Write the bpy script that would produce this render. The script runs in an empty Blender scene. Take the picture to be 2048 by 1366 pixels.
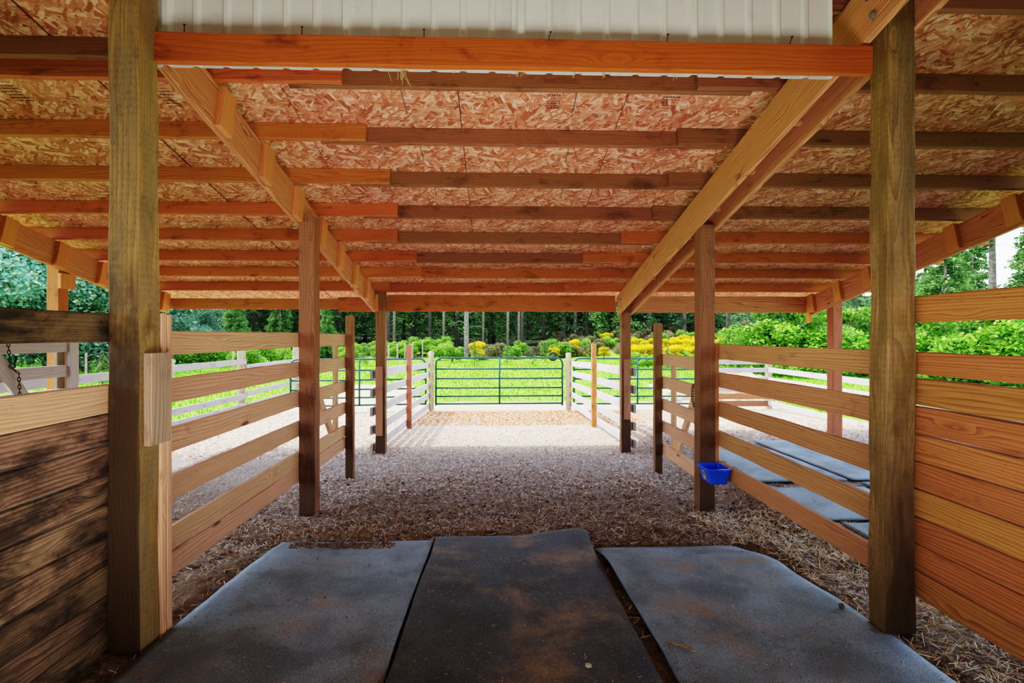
import bpy, bmesh, math, random
import numpy as np
from mathutils import Vector, Matrix, noise

rnd = random.Random(11)
NR = np.random.default_rng(5)
C = bpy.context.scene.collection
PI = math.pi

# ------------------------------------------------------------------ helpers
def lin(r, g, b):
    f = lambda c: (c/255/12.92) if c/255 <= .04045 else ((c/255+.055)/1.055)**2.4
    return (f(r), f(g), f(b), 1.0)

def link(o, parent=None, M=None):
    C.objects.link(o)
    if M is None: M = Matrix.Identity(4)
    if parent is not None:
        chain = Matrix.Identity(4); p = parent
        while p is not None:
            chain = p.matrix_basis @ chain; p = p.parent
        o.parent = parent
        o.matrix_basis = chain.inverted() @ M
    else:
        o.matrix_basis = M
    return o

def tag(o, label=None, cat=None, group=None, kind=None):
    if label: o['label'] = label
    if cat: o['category'] = cat
    if group: o['group'] = group
    if kind: o['kind'] = kind
    return o

def thing(name, loc, label, cat, group=None, kind=None):
    o = bpy.data.objects.new(name, None)
    o.empty_display_size = .1
    link(o, None, Matrix.Translation(Vector(loc)))
    return tag(o, label, cat, group, kind)

def mobj(name, bm, mat, parent=None, M=None, smooth=False):
    me = bpy.data.meshes.new(name)
    bm.to_mesh(me); bm.free()
    me.materials.append(mat)
    if smooth:
        me.polygons.foreach_set('use_smooth', [True]*len(me.polygons))
    return link(bpy.data.objects.new(name, me), parent, M)

def frame(a, b, up=(0,0,1)):
    a = Vector(a); b = Vector(b); x = (b-a).normalized(); u = Vector(up)
    y = u.cross(x).normalized(); z = x.cross(y).normalized()
    M = Matrix((x, y, z)).transposed().to_4x4()
    M.translation = (a+b)/2
    return M, (b-a).length

def beam(name, a, b, t, h, mat, parent=None, up=(0,0,1), rough=.0015, bev=.003, seg=None, label=None):
    """timber from a to b (centre line), thickness t sideways, h along up"""
    M, L = frame(a, b, up)
    n = seg or max(2, min(60, int(L/.12)))
    bm = bmesh.new()
    rings = []
    s = rnd.random()*100
    m = 2 if rough > .004 else 1
    prof = []
    # rectangle outline with chamfered corners
    c = bev
    hw, hh = t/2, h/2
    base = [(-hw+c,-hh),(hw-c,-hh),(hw,-hh+c),(hw,hh-c),(hw-c,hh),(-hw+c,hh),(-hw,hh-c),(-hw,-hh+c)]
    if rough > .004:
        q = []
        for i in range(8):
            p0 = base[i]; p1 = base[(i+1) % 8]
            q.append(p0)
            if i % 2 == 0:
                for k in (1, 2, 3):
                    q.append((p0[0]+(p1[0]-p0[0])*k/4, p0[1]+(p1[1]-p0[1])*k/4))
        base = q
    for i in range(n+1):
        x = -L/2 + L*i/n
        ring = []
        for j, (y, z) in enumerate(base):
            d = noise.noise_vector(Vector((x*3+s, y*9, z*9)))
            d2 = noise.noise_vector(Vector((x*14+s, y*30, z*30)))
            ring.append(bm.verts.new((x, y+d.x*rough*2+d2.x*rough*.6, z+d.y*rough*2+d2.y*rough*.6)))
        rings.append(ring)
    k = len(base)
    for i in range(n):
        for j in range(k):
            bm.faces.new((rings[i][j], rings[i+1][j], rings[i+1][(j+1) % k], rings[i][(j+1) % k]))
    bm.faces.new(rings[0]); bm.faces.new(list(reversed(rings[-1])))
    bmesh.ops.recalc_face_normals(bm, faces=bm.faces)
    o = mobj(name, bm, mat, parent, M)
    if label: o['label'] = label
    return o

def tube_bm(bm, pts, r, n=8, cap=True):
    pts = [Vector(p) for p in pts]
    rings = []
    prev = None
    for i, p in enumerate(pts):
        if i == 0: d = pts[1]-p
        elif i == len(pts)-1: d = p-pts[i-1]
        else: d = (pts[i+1]-p).normalized()+(p-pts[i-1]).normalized()
        d.normalize()
        if prev is None:
            a = Vector((0,0,1)) if abs(d.z) < .9 else Vector((1,0,0))
            u = d.cross(a).normalized()
        else:
            u = (prev - d*prev.dot(d)).normalized()
        prev = u
        v = d.cross(u)
        rr = r[i] if isinstance(r, (list, tuple)) else r
        rings.append([bm.verts.new(p+(u*math.cos(2*PI*k/n)+v*math.sin(2*PI*k/n))*rr) for k in range(n)])
    for i in range(len(rings)-1):
        for k in range(n):
            bm.faces.new((rings[i][k], rings[i][(k+1)%n], rings[i+1][(k+1)%n], rings[i+1][k]))
    if cap:
        bm.faces.new(list(reversed(rings[0]))); bm.faces.new(rings[-1])
    return bm

def tube(name, pts, r, mat, parent=None, n=8, M=None):
    bm = bmesh.new(); tube_bm(bm, pts, r, n)
    return mobj(name, bm, mat, parent, M, smooth=True)

def quads(name, cen, ax, ay, col, mat, parent=None, diamond=False):
    """numpy leaf/chip soup: centre, half-axis x, half-axis y, colour per quad"""
    n = len(cen)
    v = np.empty((n, 4, 3), np.float32)
    if diamond:
        v[:,0] = cen-ax; v[:,1] = cen-ay; v[:,2] = cen+ax; v[:,3] = cen+ay
    else:
        v[:,0] = cen-ax-ay; v[:,1] = cen+ax-ay; v[:,2] = cen+ax+ay; v[:,3] = cen-ax+ay
    me = bpy.data.meshes.new(name)
    me.vertices.add(n*4); me.vertices.foreach_set('co', v.reshape(-1))
    me.loops.add(n*4); me.loops.foreach_set('vertex_index', np.arange(n*4, dtype=np.int32))
    me.polygons.add(n); me.polygons.foreach_set('loop_start', np.arange(0, n*4, 4, dtype=np.int32))
    me.update(calc_edges=True)
    ca = me.color_attributes.new('Col', 'FLOAT_COLOR', 'POINT')
    cc = np.ones((n, 4, 4), np.float32); cc[:,:,:3] = col[:,None,:3]
    ca.data.foreach_set('color', cc.reshape(-1))
    me.materials.append(mat)
    me.validate()
    return link(bpy.data.objects.new(name, me), parent)

# ------------------------------------------------------------------ materials
class NT:
    def __init__(s, name):
        s.m = bpy.data.materials.new(name); s.m.use_nodes = True
        s.t = s.m.node_tree; s.t.nodes.clear()
        s.out = s.n('ShaderNodeOutputMaterial'); s.b = s.n('ShaderNodeBsdfPrincipled')
        s.l(s.b.outputs[0], s.out.inputs[0])
    def n(s, k, **kw):
        x = s.t.nodes.new(k)
        for a, v in kw.items(): setattr(x, a, v)
        return x
    def l(s, a, b): s.t.links.new(a, b)
    def put(s, sock, v):
        if hasattr(v, 'is_output') or isinstance(v, bpy.types.NodeSocket): s.l(v, sock)
        else: sock.default_value = v
    def math(s, op, a, b=None, c=None, clamp=False):
        x = s.n('ShaderNodeMath', operation=op, use_clamp=clamp)
        s.put(x.inputs[0], a)
        if b is not None: s.put(x.inputs[1], b)
        if c is not None: s.put(x.inputs[2], c)
        return x.outputs[0]
    def vmath(s, op, a, b):
        x = s.n('ShaderNodeVectorMath', operation=op); s.put(x.inputs[0], a); s.put(x.inputs[1], b); return x.outputs[0]
    def map(s, v, scale=(1,1,1), rot=(0,0,0), loc=(0,0,0)):
        x = s.n('ShaderNodeMapping'); s.l(v, x.inputs[0])
        x.inputs['Scale'].default_value = scale; x.inputs['Rotation'].default_value = rot; x.inputs['Location'].default_value = loc
        return x.outputs[0]
    def noise(s, v, scale=1, detail=4, rough=.55, dist=0):
        x = s.n('ShaderNodeTexNoise'); s.l(v, x.inputs['Vector'])
        x.inputs['Scale'].default_value = scale; x.inputs['Detail'].default_value = detail
        x.inputs['Roughness'].default_value = rough; x.inputs['Distortion'].default_value = dist
        return x.outputs[0]
    def vor(s, v, scale=1, feature='F1', rand=1):
        x = s.n('ShaderNodeTexVoronoi', feature=feature); s.l(v, x.inputs['Vector'])
        x.inputs['Scale'].default_value = scale; x.inputs['Randomness'].default_value = rand
        return x
    def ramp(s, f, stops, interp='LINEAR'):
        x = s.n('ShaderNodeValToRGB'); s.put(x.inputs[0], f); r = x.color_ramp; r.interpolation = interp
        while len(r.elements) < len(stops): r.elements.new(.5)
        for e, (p, c) in zip(r.elements, stops):
            e.position = p; e.color = c if len(c) == 4 else (*c, 1)
        return x.outputs[0]
    def mix(s, f, a, b, mode='MIX'):
        x = s.n('ShaderNodeMix', data_type='RGBA', blend_type=mode)
        s.put(x.inputs[0], f); s.put(x.inputs[6], a); s.put(x.inputs[7], b)
        return x.outputs[2]
    def ss(s, v, lo, hi):
        x = s.n('ShaderNodeMapRange', interpolation_type='SMOOTHSTEP')
        s.put(x.inputs[0], v)
        if lo > hi:
            lo, hi = hi, lo; x.inputs[3].default_value = 1; x.inputs[4].default_value = 0
        x.inputs[1].default_value = lo; x.inputs[2].default_value = hi
        return x.outputs[0]
    def bump(s, h, strength=.4, dist=.01):
        x = s.n('ShaderNodeBump'); x.inputs['Strength'].default_value = strength; x.inputs['Distance'].default_value = dist
        s.l(h, x.inputs['Height']); s.l(x.outputs[0], s.b.inputs['Normal'])
    def xyz(s, v):
        x = s.n('ShaderNodeSeparateXYZ'); s.l(v, x.inputs[0]); return x.outputs
BW = lambda v: (v, v, v, 1)

def wood(name, light, dark, stain=None, stain_amt=.3, grain=.5, knots=.8, rough=.75, zdark=None, bump=.35, ring=1.0, moss=None, incise=0, var=.25, front=None):
    s = NT(name)
    tc = s.n('ShaderNodeTexCoord'); oi = s.n('ShaderNodeObjectInfo'); geo = s.n('ShaderNodeNewGeometry')
    off = s.n('ShaderNodeCombineXYZ')
    s.l(s.math('MULTIPLY', oi.outputs['Random'], 37.), off.inputs[0]); s.l(s.math('MULTIPLY', oi.outputs['Random'], 11.), off.inputs[1])
    s.l(s.math('MULTIPLY', oi.outputs['Random'], 23.), off.inputs[2])
    p = s.vmath('ADD', tc.outputs['Object'], off.outputs[0])
    # knots bend the grain
    kv = s.vor(s.map(p, (1.6, 5.5, 5.5)), 1.0)
    kd = kv.outputs['Distance']
    kn = s.ss(kd, .30, .03)
    big = s.noise(s.map(p, (.55, 5.5, 5.5)), 1, 2, .5)
    pc = s.xyz(p)
    lines = s.math('ADD', s.math('MULTIPLY', pc[2], 62), s.math('MULTIPLY', pc[1], 38))
    ringc = s.math('ADD', lines, s.math('ADD', s.math('MULTIPLY', big, 11*ring), s.math('MULTIPLY', kn, 2.2)))
    rings = s.math('FRACT', ringc)
    rings = s.math('POWER', rings, 1.6)
    fib = s.noise(s.map(p, (2.2, 95, 95)), 1, 5, .7)
    fib2 = s.noise(s.map(p, (5, 260, 260)), 1, 2, .6)
    f = s.math('ADD', s.math('MULTIPLY', rings, .45), s.math('MULTIPLY', fib, .9))
    f = s.ss(f, .35, 1.0)
    f = s.math('MULTIPLY', f, grain, clamp=True)
    col = s.mix(f, light, dark)
    # knots
    kc = s.ss(kd, .13, .05)
    kb = s.ss(s.noise(s.map(p, (.7, 2, 2)), 2.1, 1), .45, .6)
    col = s.mix(s.math('MULTIPLY', s.math('MULTIPLY', kc, kb), knots), col, tuple([c*.35 for c in dark[:3]])+(1,))
    # brightness variation
    br = s.math('ADD', 1-var/2, s.math('MULTIPLY', oi.outputs['Random'], var))
    col = s.mix(1.0, col, s.ramp(br, [(0, BW(0)), (1, BW(1))]) if False else col)
    hsv = s.n('ShaderNodeHueSaturation'); s.l(col, hsv.inputs['Color']); s.l(br, hsv.inputs['Value'])
    rc = s.math('MULTIPLY', s.math('FRACT', s.math('MULTIPLY', oi.outputs['Random'], 7.31)), .02)
    s.l(s.math('ADD', .49, rc), hsv.inputs['Hue'])
    col = hsv.outputs[0]
    if stain:
        sn = s.noise(s.map(p, (2.2, 5, 5)), 1.3, 6, .68, .4)
        sf = s.ss(sn, .62-stain_amt*.35, .80-stain_amt*.25)
        col = s.mix(s.math('MULTIPLY', sf, min(1, .5+stain_amt*.6)), col, stain)
        sp = s.ss(s.noise(s.map(p, (25, 45, 45)), 1.0, 4, .7), .62, .75)
        col = s.mix(s.math('MULTIPLY', sp, .55), col, stain)
    z = s.xyz(geo.outputs['Position'])[2]
    if moss:
        mn = s.ss(s.noise(s.map(p, (1.6, 7, 7)), 1.5, 5, .6), .42, .62)
        col = s.mix(s.math('MULTIPLY', mn, .75), col, moss)
    if incise:
        ic = s.vor(s.map(p, (30, 230, 230)), 1.0, rand=.55)
        icf = s.ss(ic.outputs['Distance'], .42, .15)
        col = s.mix(s.math('MULTIPLY', icf, incise), col, tuple([c*.18 for c in dark[:3]])+(1,))
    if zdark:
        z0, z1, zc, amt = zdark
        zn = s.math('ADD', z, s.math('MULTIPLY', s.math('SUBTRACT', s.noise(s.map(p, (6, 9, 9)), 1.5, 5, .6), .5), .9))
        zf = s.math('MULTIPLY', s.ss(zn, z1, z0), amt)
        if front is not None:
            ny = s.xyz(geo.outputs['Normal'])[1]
            zf = s.math('MULTIPLY', zf, s.math('ADD', front, s.math('MULTIPLY', s.ss(ny, -.3, -.7), 1-front)))  # camera-facing faces darkened more than the sides: shade painted over the stain
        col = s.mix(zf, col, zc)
    s.l(col, s.b.inputs['Base Color'])
    s.b.inputs['Roughness'].default_value = rough
    s.b.inputs['Specular IOR Level'].default_value = .25
    h = s.math('ADD', s.math('MULTIPLY', fib, .6), s.math('ADD', s.math('MULTIPLY', rings, .25), s.math('MULTIPLY', fib2, .4)))
    s.bump(h, bump, .004)
    return s.m

W = {}
W['purlin'] = wood('purlin timber', lin(196,116,66), lin(128,66,32), lin(70,30,14), .25, .6, .8, var=.3)
W['purlin_brown'] = wood('brown purlin timber', lin(146,98,68), lin(88,56,36), lin(52,32,20), .28, .55, .8, var=.25)
W['rafter'] = wood('rafter timber', lin(216,154,108), lin(146,88,52), lin(90,50,28), .1, .95, .9, ring=1.3, var=.12)
W['scab'] = wood('block timber', lin(222,154,92), lin(166,98,50), lin(90,50,28), .12, .5, .8, var=.2)
W['header'] = wood('orange header timber', lin(190,108,42), lin(132,66,20), lin(70,32,10), .3, .5, .9)
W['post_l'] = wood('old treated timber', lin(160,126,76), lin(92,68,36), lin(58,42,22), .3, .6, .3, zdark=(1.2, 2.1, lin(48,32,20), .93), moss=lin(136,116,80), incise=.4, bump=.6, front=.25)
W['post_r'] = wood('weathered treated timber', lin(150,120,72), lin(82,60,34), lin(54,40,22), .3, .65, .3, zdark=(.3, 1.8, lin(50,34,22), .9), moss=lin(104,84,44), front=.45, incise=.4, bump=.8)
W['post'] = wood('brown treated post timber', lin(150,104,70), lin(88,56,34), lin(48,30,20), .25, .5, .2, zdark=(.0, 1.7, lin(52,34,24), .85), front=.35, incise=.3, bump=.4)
W['post_red'] = wood('red brown post timber', lin(164,102,68), lin(104,60,38), lin(60,34,24), .2, .45, .4, zdark=(-.5, .3, lin(92,62,48), .6))
W['nailed'] = wood('nailed board timber', lin(166,120,90), lin(112,74,52), lin(70,46,34), .25, .5, .4)
W['post_gray'] = wood('weathered round post timber', lin(176,152,124), lin(104,84,62), lin(70,56,44), .3, .8, .2)
W['fence'] = wood('tan fence timber', lin(218,172,134), lin(158,106,74), lin(110,72,46), .12, .7, .9, var=.15)
W['fence_r'] = wood('golden fence timber', lin(198,146,98), lin(134,86,52), lin(92,58,34), .15, .7, .9, var=.15)
W['wall_l'] = wood('worn wall timber', lin(158,126,98), lin(84,60,44), lin(38,28,22), .68, .9, .8, var=.3, bump=.6, moss=None)
W['wall_dark'] = wood('dirty rail timber', lin(112,88,60), lin(64,48,32), lin(32,24,17), .8, .6, .8)
W['wall_r'] = wood('golden brown wall timber', lin(178,118,66), lin(108,64,30), lin(92,52,20), .16, .75, .9, var=.22)
W['gray'] = wood('silver weathered timber', lin(206,200,194), lin(140,132,126), lin(90,80,74), .18, .7, .8, var=.15)
W['graydark'] = wood('grey weathered timber', lin(168,160,156), lin(104,96,92), lin(70,60,56), .25, .7, .8, var=.2)
W['scab_gray'] = wood('greyed block timber', lin(170,146,118), lin(112,90,68), lin(84,64,48), .25, .7, .6)

def plain(name, col, rough=.5, metal=0, spec=.5, noisec=None, nscale=20):
    s = NT(name)
    if noisec:
        tc = s.n('ShaderNodeTexCoord')
        f = s.ss(s.noise(tc.outputs['Object'], nscale, 5, .65), .42, .62)
        s.l(s.mix(f, col, noisec), s.b.inputs['Base Color'])
    else: s.b.inputs['Base Color'].default_value = col
    s.b.inputs['Roughness'].default_value = rough; s.b.inputs['Metallic'].default_value = metal
    s.b.inputs['Specular IOR Level'].default_value = spec
    return s.m
M_green = plain('dark green gate paint', lin(12,56,50), .45, noisec=lin(18,70,62), spec=.3)
M_zinc = plain('galvanised steel', lin(190,192,186), .35, .9, noisec=lin(150,152,148), nscale=60)
M_rust = plain('rusty steel', lin(96,66,48), .7, .5, noisec=lin(60,40,30), nscale=80)
M_wire = plain('fence wire', lin(130,130,128), .5, .8)
M_blue = plain('blue plastic', lin(10,84,226), .35, noisec=lin(8,68,206), nscale=9)
M_badge = plain('cream badge print', lin(196,190,130), .5, noisec=lin(150,160,110), nscale=60)
M_badge2 = plain('badge line print', lin(70,110,150), .5)
M_straw = plain('dry straw', lin(206,178,120), .8)
M_twig = plain('dry twig', lin(150,118,90), .85, noisec=lin(110,84,62), nscale=60)
M_rock = plain('pale stone', lin(190,180,164), .85, noisec=lin(150,136,118), nscale=14)
M_tar = plain('dark tyre rubber', lin(34,32,32), .8)
M_ink = plain('faded stamp ink', lin(84,50,38), .9)
M_greenline = plain('green painted joint', lin(74,86,60), .8)

# metal siding
s = NT('pale green painted siding')
tc = s.n('ShaderNodeTexCoord'); p = tc.outputs['Object']
dn = s.noise(s.map(p, (9, 9, 1.2)), 1, 5, .65)
c = s.mix(s.math('MULTIPLY', s.ss(dn, .5, .8), .5), lin(222,232,224), lin(190,198,184))
c = s.mix(s.math('MULTIPLY', s.ss(s.noise(p, 6, 6, .7), .55, .75), .4), c, lin(170,172,150))
s.l(c, s.b.inputs['Base Color']); s.b.inputs['Roughness'].default_value = .45; s.b.inputs['Specular IOR Level'].default_value = .4
M_siding = s.m

# OSB
s = NT('oriented strand board')
tc = s.n('ShaderNodeTexCoord'); p = tc.outputs['Object']
cols = []
for k, (rot, sc, off) in enumerate([(.35,(8,38,1),0), (-.6,(9,36,1),3.3), (1.2,(8.5,38,1),7.7), (.05,(7,32,1),11.1), (-1.25,(10,42,1),17.1), (-.2,(12,50,1),23.3), (.8,(13,54,1),29.3)]):
    w = s.vmath('ADD', p, (off, off*.7, 0))
    wn = s.n('ShaderNodeTexNoise'); s.l(w, wn.inputs['Vector']); wn.inputs['Scale'].default_value = 11; wn.inputs['Detail'].default_value = 4
    w2 = s.vmath('ADD', w, s.vmath('MULTIPLY', wn.outputs['Color'], (.05, .05, 0)))
    v = s.vor(s.map(s.map(w2, (1,1,0), (0,0,rot)), sc), 1.0)
    cols.append((s.xyz(v.outputs['Color']), v.outputs['Distance']))
stops = [(0, lin(158,82,52)), (.2, lin(192,112,80)), (.45, lin(212,140,106)), (.75, lin(228,168,136)), (1, lin(244,204,176))]
cur = s.ramp(cols[0][0][0], stops)
hgt = cols[0][0][0]
for k in range(1, 7):
    f = s.math('GREATER_THAN', cols[k][0][1], .58 if k < 5 else .72)
    cur = s.mix(f, cur, s.ramp(cols[k][0][0], stops))
    edge = s.ss(cols[k][1], .55, .8)
    cur = s.mix(s.math('MULTIPLY', s.math('MULTIPLY', edge, f), .3), cur, lin(150,80,48))
    mx = s.n('ShaderNodeMix'); s.l(f, mx.inputs[0]); s.l(hgt, mx.inputs[2]); s.l(cols[k][0][0], mx.inputs[3]); hgt = mx.outputs[0]
fs = s.noise(s.map(p, (40, 150, 1), (0,0,.5)), 1, 4, .75)
cur = s.mix(s.math('MULTIPLY', s.ss(fs, .45, .72), .45), cur, lin(150,84,54))
fs = s.noise(s.map(p, (46, 170, 1), (0,0,-.8)), 1, 4, .75)
cur = s.mix(s.math('MULTIPLY', s.ss(fs, .5, .75), .4), cur, lin(246,212,184))
# sheet tint, stains
st = s.ss(s.noise(s.map(p, (.8, 1.6, 1)), 1.2, 5, .6), .48, .72)
cur = s.mix(s.math('MULTIPLY', st, .5), cur, lin(112,56,32))
st = s.ss(s.noise(s.map(p, (1.6, 2.6, 1)), 2.2, 6, .65), .66, .74)
cur = s.mix(s.math('MULTIPLY', st, .6), cur, lin(66,42,32))
s.l(cur, s.b.inputs['Base Color']); s.b.inputs['Roughness'].default_value = .8; s.b.inputs['Specular IOR Level'].default_value = .2
s.bump(hgt, .35, .003)
M_osb = s.m

# rubber mat
def mat_mat(name, base, dust, amt):
    s = NT(name)
    tc = s.n('ShaderNodeTexCoord'); oi = s.n('ShaderNodeObjectInfo')
    off = s.n('ShaderNodeCombineXYZ'); s.l(s.math('MULTIPLY', oi.outputs['Random'], 31), off.inputs[0])
    p = s.vmath('ADD', tc.outputs['Object'], off.outputs[0])
    c = s.mix(s.ss(s.noise(p, 2.6, 6, .6, .3), .35, .66), base, tuple(c*.5 for c in base[:3])+(1,))
    c = s.mix(s.math('MULTIPLY', s.ss(s.noise(s.map(p, (1,1,1), (0,0,0), (9,2,0)), 1.9, 7, .66, .2), .66-amt*.32, .78-amt*.15), .8), c, dust)
    fine = s.noise(p, 190, 3, .7)
    c = s.mix(s.ss(fine, .40, .62), c, s.mix(.55, c, lin(14,14,18)))
    c = s.mix(s.math('MULTIPLY', s.ss(s.noise(p, 120, 3, .8), .56, .68), .35), c, lin(190,186,184))
    c = s.mix(s.math('MULTIPLY', s.ss(s.noise(p, 75, 5, .8), .63, .72), .8), c, dust)
    s.l(c, s.b.inputs['Base Color'])
    s.l(s.math('ADD', .45, s.math('MULTIPLY', s.noise(p, 4, 4), .35)), s.b.inputs['Roughness'])
    s.b.inputs['Specular IOR Level'].default_value = .5
    s.bump(s.math('ADD', fine, s.math('MULTIPLY', s.noise(p, 60, 4, .7), .8)), .8, .006)
    return s.m
M_mat_b = mat_mat('blue grey stable rubber', lin(142,166,182), lin(160,140,114), .42)
M_mat_k = mat_mat('black stable rubber', lin(74,84,92), lin(164,140,108), .58)

# vertex-colour material for chips and leaves
def vcol(name, rough=.8, trans=0, spec=.2, sheen=0):
    s = NT(name)
    a = s.n('ShaderNodeVertexColor'); a.layer_name = 'Col'
    oi = s.n('ShaderNodeObjectInfo')
    hsv = s.n('ShaderNodeHueSaturation'); s.l(a.outputs[0], hsv.inputs['Color'])
    s.l(s.math('ADD', .8, s.math('MULTIPLY', oi.outputs['Random'], .4)), hsv.inputs['Value'])
    if trans:
        s.l(hsv.outputs[0], s.b.inputs['Base Color'])
        tr = s.n('ShaderNodeBsdfTranslucent'); s.l(hsv.outputs[0], tr.inputs[0])
        mx = s.n('ShaderNodeMixShader'); mx.inputs[0].default_value = trans
        s.l(s.b.outputs[0], mx.inputs[1]); s.l(tr.outputs[0], mx.inputs[2]); s.l(mx.outputs[0], s.out.inputs[0])
    else: s.l(a.outputs[0], s.b.inputs['Base Color'])
    s.b.inputs['Roughness'].default_value = rough; s.b.inputs['Specular IOR Level'].default_value = spec
    return s.m
M_chip = vcol('loose chip material', .7, 0, .35)
M_leaf = vcol('leaf material', .6, .4, .2)
M_bark = plain('conifer bark', lin(128,116,104), .9, noisec=lin(74,64,56), nscale=9)
M_bark_m = plain('brown bark', lin(92,82,74), .95, noisec=lin(52,44,38), nscale=7)
M_bark_d = plain('dark bark', lin(70,60,52), .95, noisec=lin(38,32,28), nscale=6)

# ------------------------------------------------------------------ terrain
TY = [(-6,.0),(2.3,.0),(3.0,-.035),(3.8,-.105),(4.6,-.175),(6,-.24),(7.5,-.30),(9,-.36),(10.1,-.40),(13.4,-.55),(16,-.60),(30,-.62),(42,-.5),(46,.1),(60,1.5),(90,3)]
def smooth(t): t = max(0, min(1, t)); return t*t*(3-2*t)
def g(x, y):
    v = TY[-1][1]
    for (a, za), (b, zb) in zip(TY, TY[1:]):
        if y <= b:
            v = za+(zb-za)*max(0, (y-a)/(b-a)); break
    if y < 12:
        w = smooth((x-2.1)/.6)*smooth((y-2.2)/1)*smooth((11-y)/3)
        v = v*(1-w)+(-.06-.03*max(0, y-7))*w
    if y > 34:   # gently rising clearing to the right
        v += smooth((x-2)/14)*smooth((y-34)/14)*1.3
    return v
MATS = [(-1.60,-.465,1.85,3.82),(-.455,.695,1.80,3.84),(.755,1.905,1.80,3.66)]
def inmat(x, y, e=0):
    return any(a-e < x < b+e and c-e < y < d+e for a, b, c, d in MATS)
def bumps(x, y):
    n1 = noise.fractal(Vector((x*2.1, y*2.1, 0)), .6, 2.1, 4)
    n2 = noise.fractal(Vector((x*9, y*9, 4)), .8, 2.1, 4)
    n3 = abs(noise.noise(Vector((x*26, y*30, 8))))
    near = smooth((9-y)/5)*.75+.25
    if y > 13.6: near *= .4
    v = (.016*n1+.013*n2+.012*n3)*near
    # kicked-up rim just beyond the mats
    v += .035*math.exp(-((y-4.05-.12*math.sin(x*2.7))/.18)**2)*(1 if -1.9 < x < 1.7 else 0)*(0.5+.5*n1)
    if inmat(x, y, .02): v = min(v, 0)-.045
    elif inmat(x, y, .09): v *= .5; v -= .012
    return v
def grid_mesh(name, xs, ys, fz, mat):
    nx, ny = len(xs), len(ys)
    co = np.empty((ny, nx, 3), np.float32)
    for j, y in enumerate(ys):
        for i, x in enumerate(xs): co[j, i] = (x, y, fz(x, y))
    me = bpy.data.meshes.new(name)
    me.vertices.add(nx*ny); me.vertices.foreach_set('co', co.reshape(-1))
    ii = np.arange(nx-1)[None, :]+np.arange(ny-1)[:, None]*nx
    q = np.stack([ii, ii+1, ii+1+nx, ii+nx], -1).reshape(-1).astype(np.int32)
    n = (nx-1)*(ny-1)
    me.loops.add(n*4); me.loops.foreach_set('vertex_index', q)
    me.polygons.add(n); me.polygons.foreach_set('loop_start', np.arange(0, n*4, 4, dtype=np.int32))
    me.update(calc_edges=True); me.materials.append(mat)
    me.polygons.foreach_set('use_smooth', [True]*n)
    return link(bpy.data.objects.new(name, me))
def axis(parts):
    out = []
    for a, b, st in parts:
        n = max(1, int(round((b-a)/st))); out += [a+(b-a)*k/n for k in range(n)]
    return out+[parts[-1][1]]

s = NT('barn yard ground')
geo = s.n('ShaderNodeNewGeometry'); P = geo.outputs['Position']
px, py, pz = s.xyz(P)
wob = s.math('MULTIPLY', s.math('SUBTRACT', s.noise(P, .9, 4, .6), .5), 2.2)
yy = s.math('ADD', py, wob)
fine = s.noise(P, 42, 6, .8); mid = s.noise(P, 9, 6, .7); fl = s.noise(s.map(P, (30, 70, 40), (0,0,.6)), 1, 4, .75)
dirt = s.mix(s.ss(fine, .35, .68), lin(92,76,58), lin(166,144,118))
dirt = s.mix(s.ss(mid, .48, .66), dirt, lin(72,54,40))
dirt = s.mix(s.math('MULTIPLY', s.ss(s.noise(s.map(P, (1,1,1), (0,0,0), (5,5,5)), 1.6, 4), .5, .62), .7), dirt, lin(120,90,62))
greyc = s.mix(s.ss(fine, .36, .66), lin(104,92,84), lin(188,172,156))
greyc = s.mix(s.ss(fl, .52, .72), greyc, lin(214,202,186))
pale = s.mix(s.ss(fine, .34, .66), lin(168,140,112), lin(226,204,176))
pale = s.mix(s.ss(fl, .55, .7), pale, lin(150,112,82))
orange = s.mix(s.ss(fine, .38, .64), lin(164,98,58), lin(222,168,118))
orange = s.mix(s.ss(fl, .5, .66), orange, lin(196,122,70))
tan = s.mix(s.ss(mid, .4, .7), lin(214,192,150), lin(190,166,122))
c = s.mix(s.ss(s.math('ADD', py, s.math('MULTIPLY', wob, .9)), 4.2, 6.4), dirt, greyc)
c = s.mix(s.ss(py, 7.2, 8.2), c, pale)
om = s.math('MULTIPLY', s.ss(yy, 10.3, 11.0), s.math('MULTIPLY', s.ss(px, -2.6, -1.2), s.ss(px, 4.5, 3.0)))
c = s.mix(om, c, orange)
c = s.mix(s.ss(py, 13.0, 13.3), c, tan)
# gravel lanes and grass
grass = s.mix(s.ss(s.noise(P, 1.3, 6, .7), .35, .65), lin(104,168,30), lin(134,190,44))
grass = s.mix(s.ss(s.noise(s.map(P, (14, 5, 1)), 1, 5, .8), .45, .7), grass, lin(78,140,22))
grass = s.mix(s.math('MULTIPLY', s.ss(s.noise(P, .5, 3), .55, .7), .5), grass, lin(158,190,66))
w3 = s.math('MULTIPLY', s.math('SUBTRACT', s.noise(P, 1.4, 5, .6), .5), 1.6)
gy = s.math('ADD', py, w3)
lane = s.math('MULTIPLY', s.ss(s.math('ABSOLUTE', s.math('SUBTRACT', px, 1.5)), 3.6, 5.2), s.ss(s.math('ABSOLUTE', px), 11, 9.5))
edge = s.math('SUBTRACT', gy, s.math('MULTIPLY', lane, 6.0))
gm = s.ss(edge, 15.0, 15.6)
side = s.math('MAXIMUM', s.ss(s.math('ADD', px, w3), 7.6, 8.1), s.ss(s.math('SUBTRACT', px, w3), -6.7, -7.1))
gm = s.math('MAXIMUM', gm, side)
c = s.mix(gm, c, grass)
br = s.mix(s.ss(mid, .4, .65), lin(120,132,66), lin(150,120,86))
br = s.mix(s.ss(s.noise(P, .8, 4), .5, .62), br, lin(104,140,52))
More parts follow.
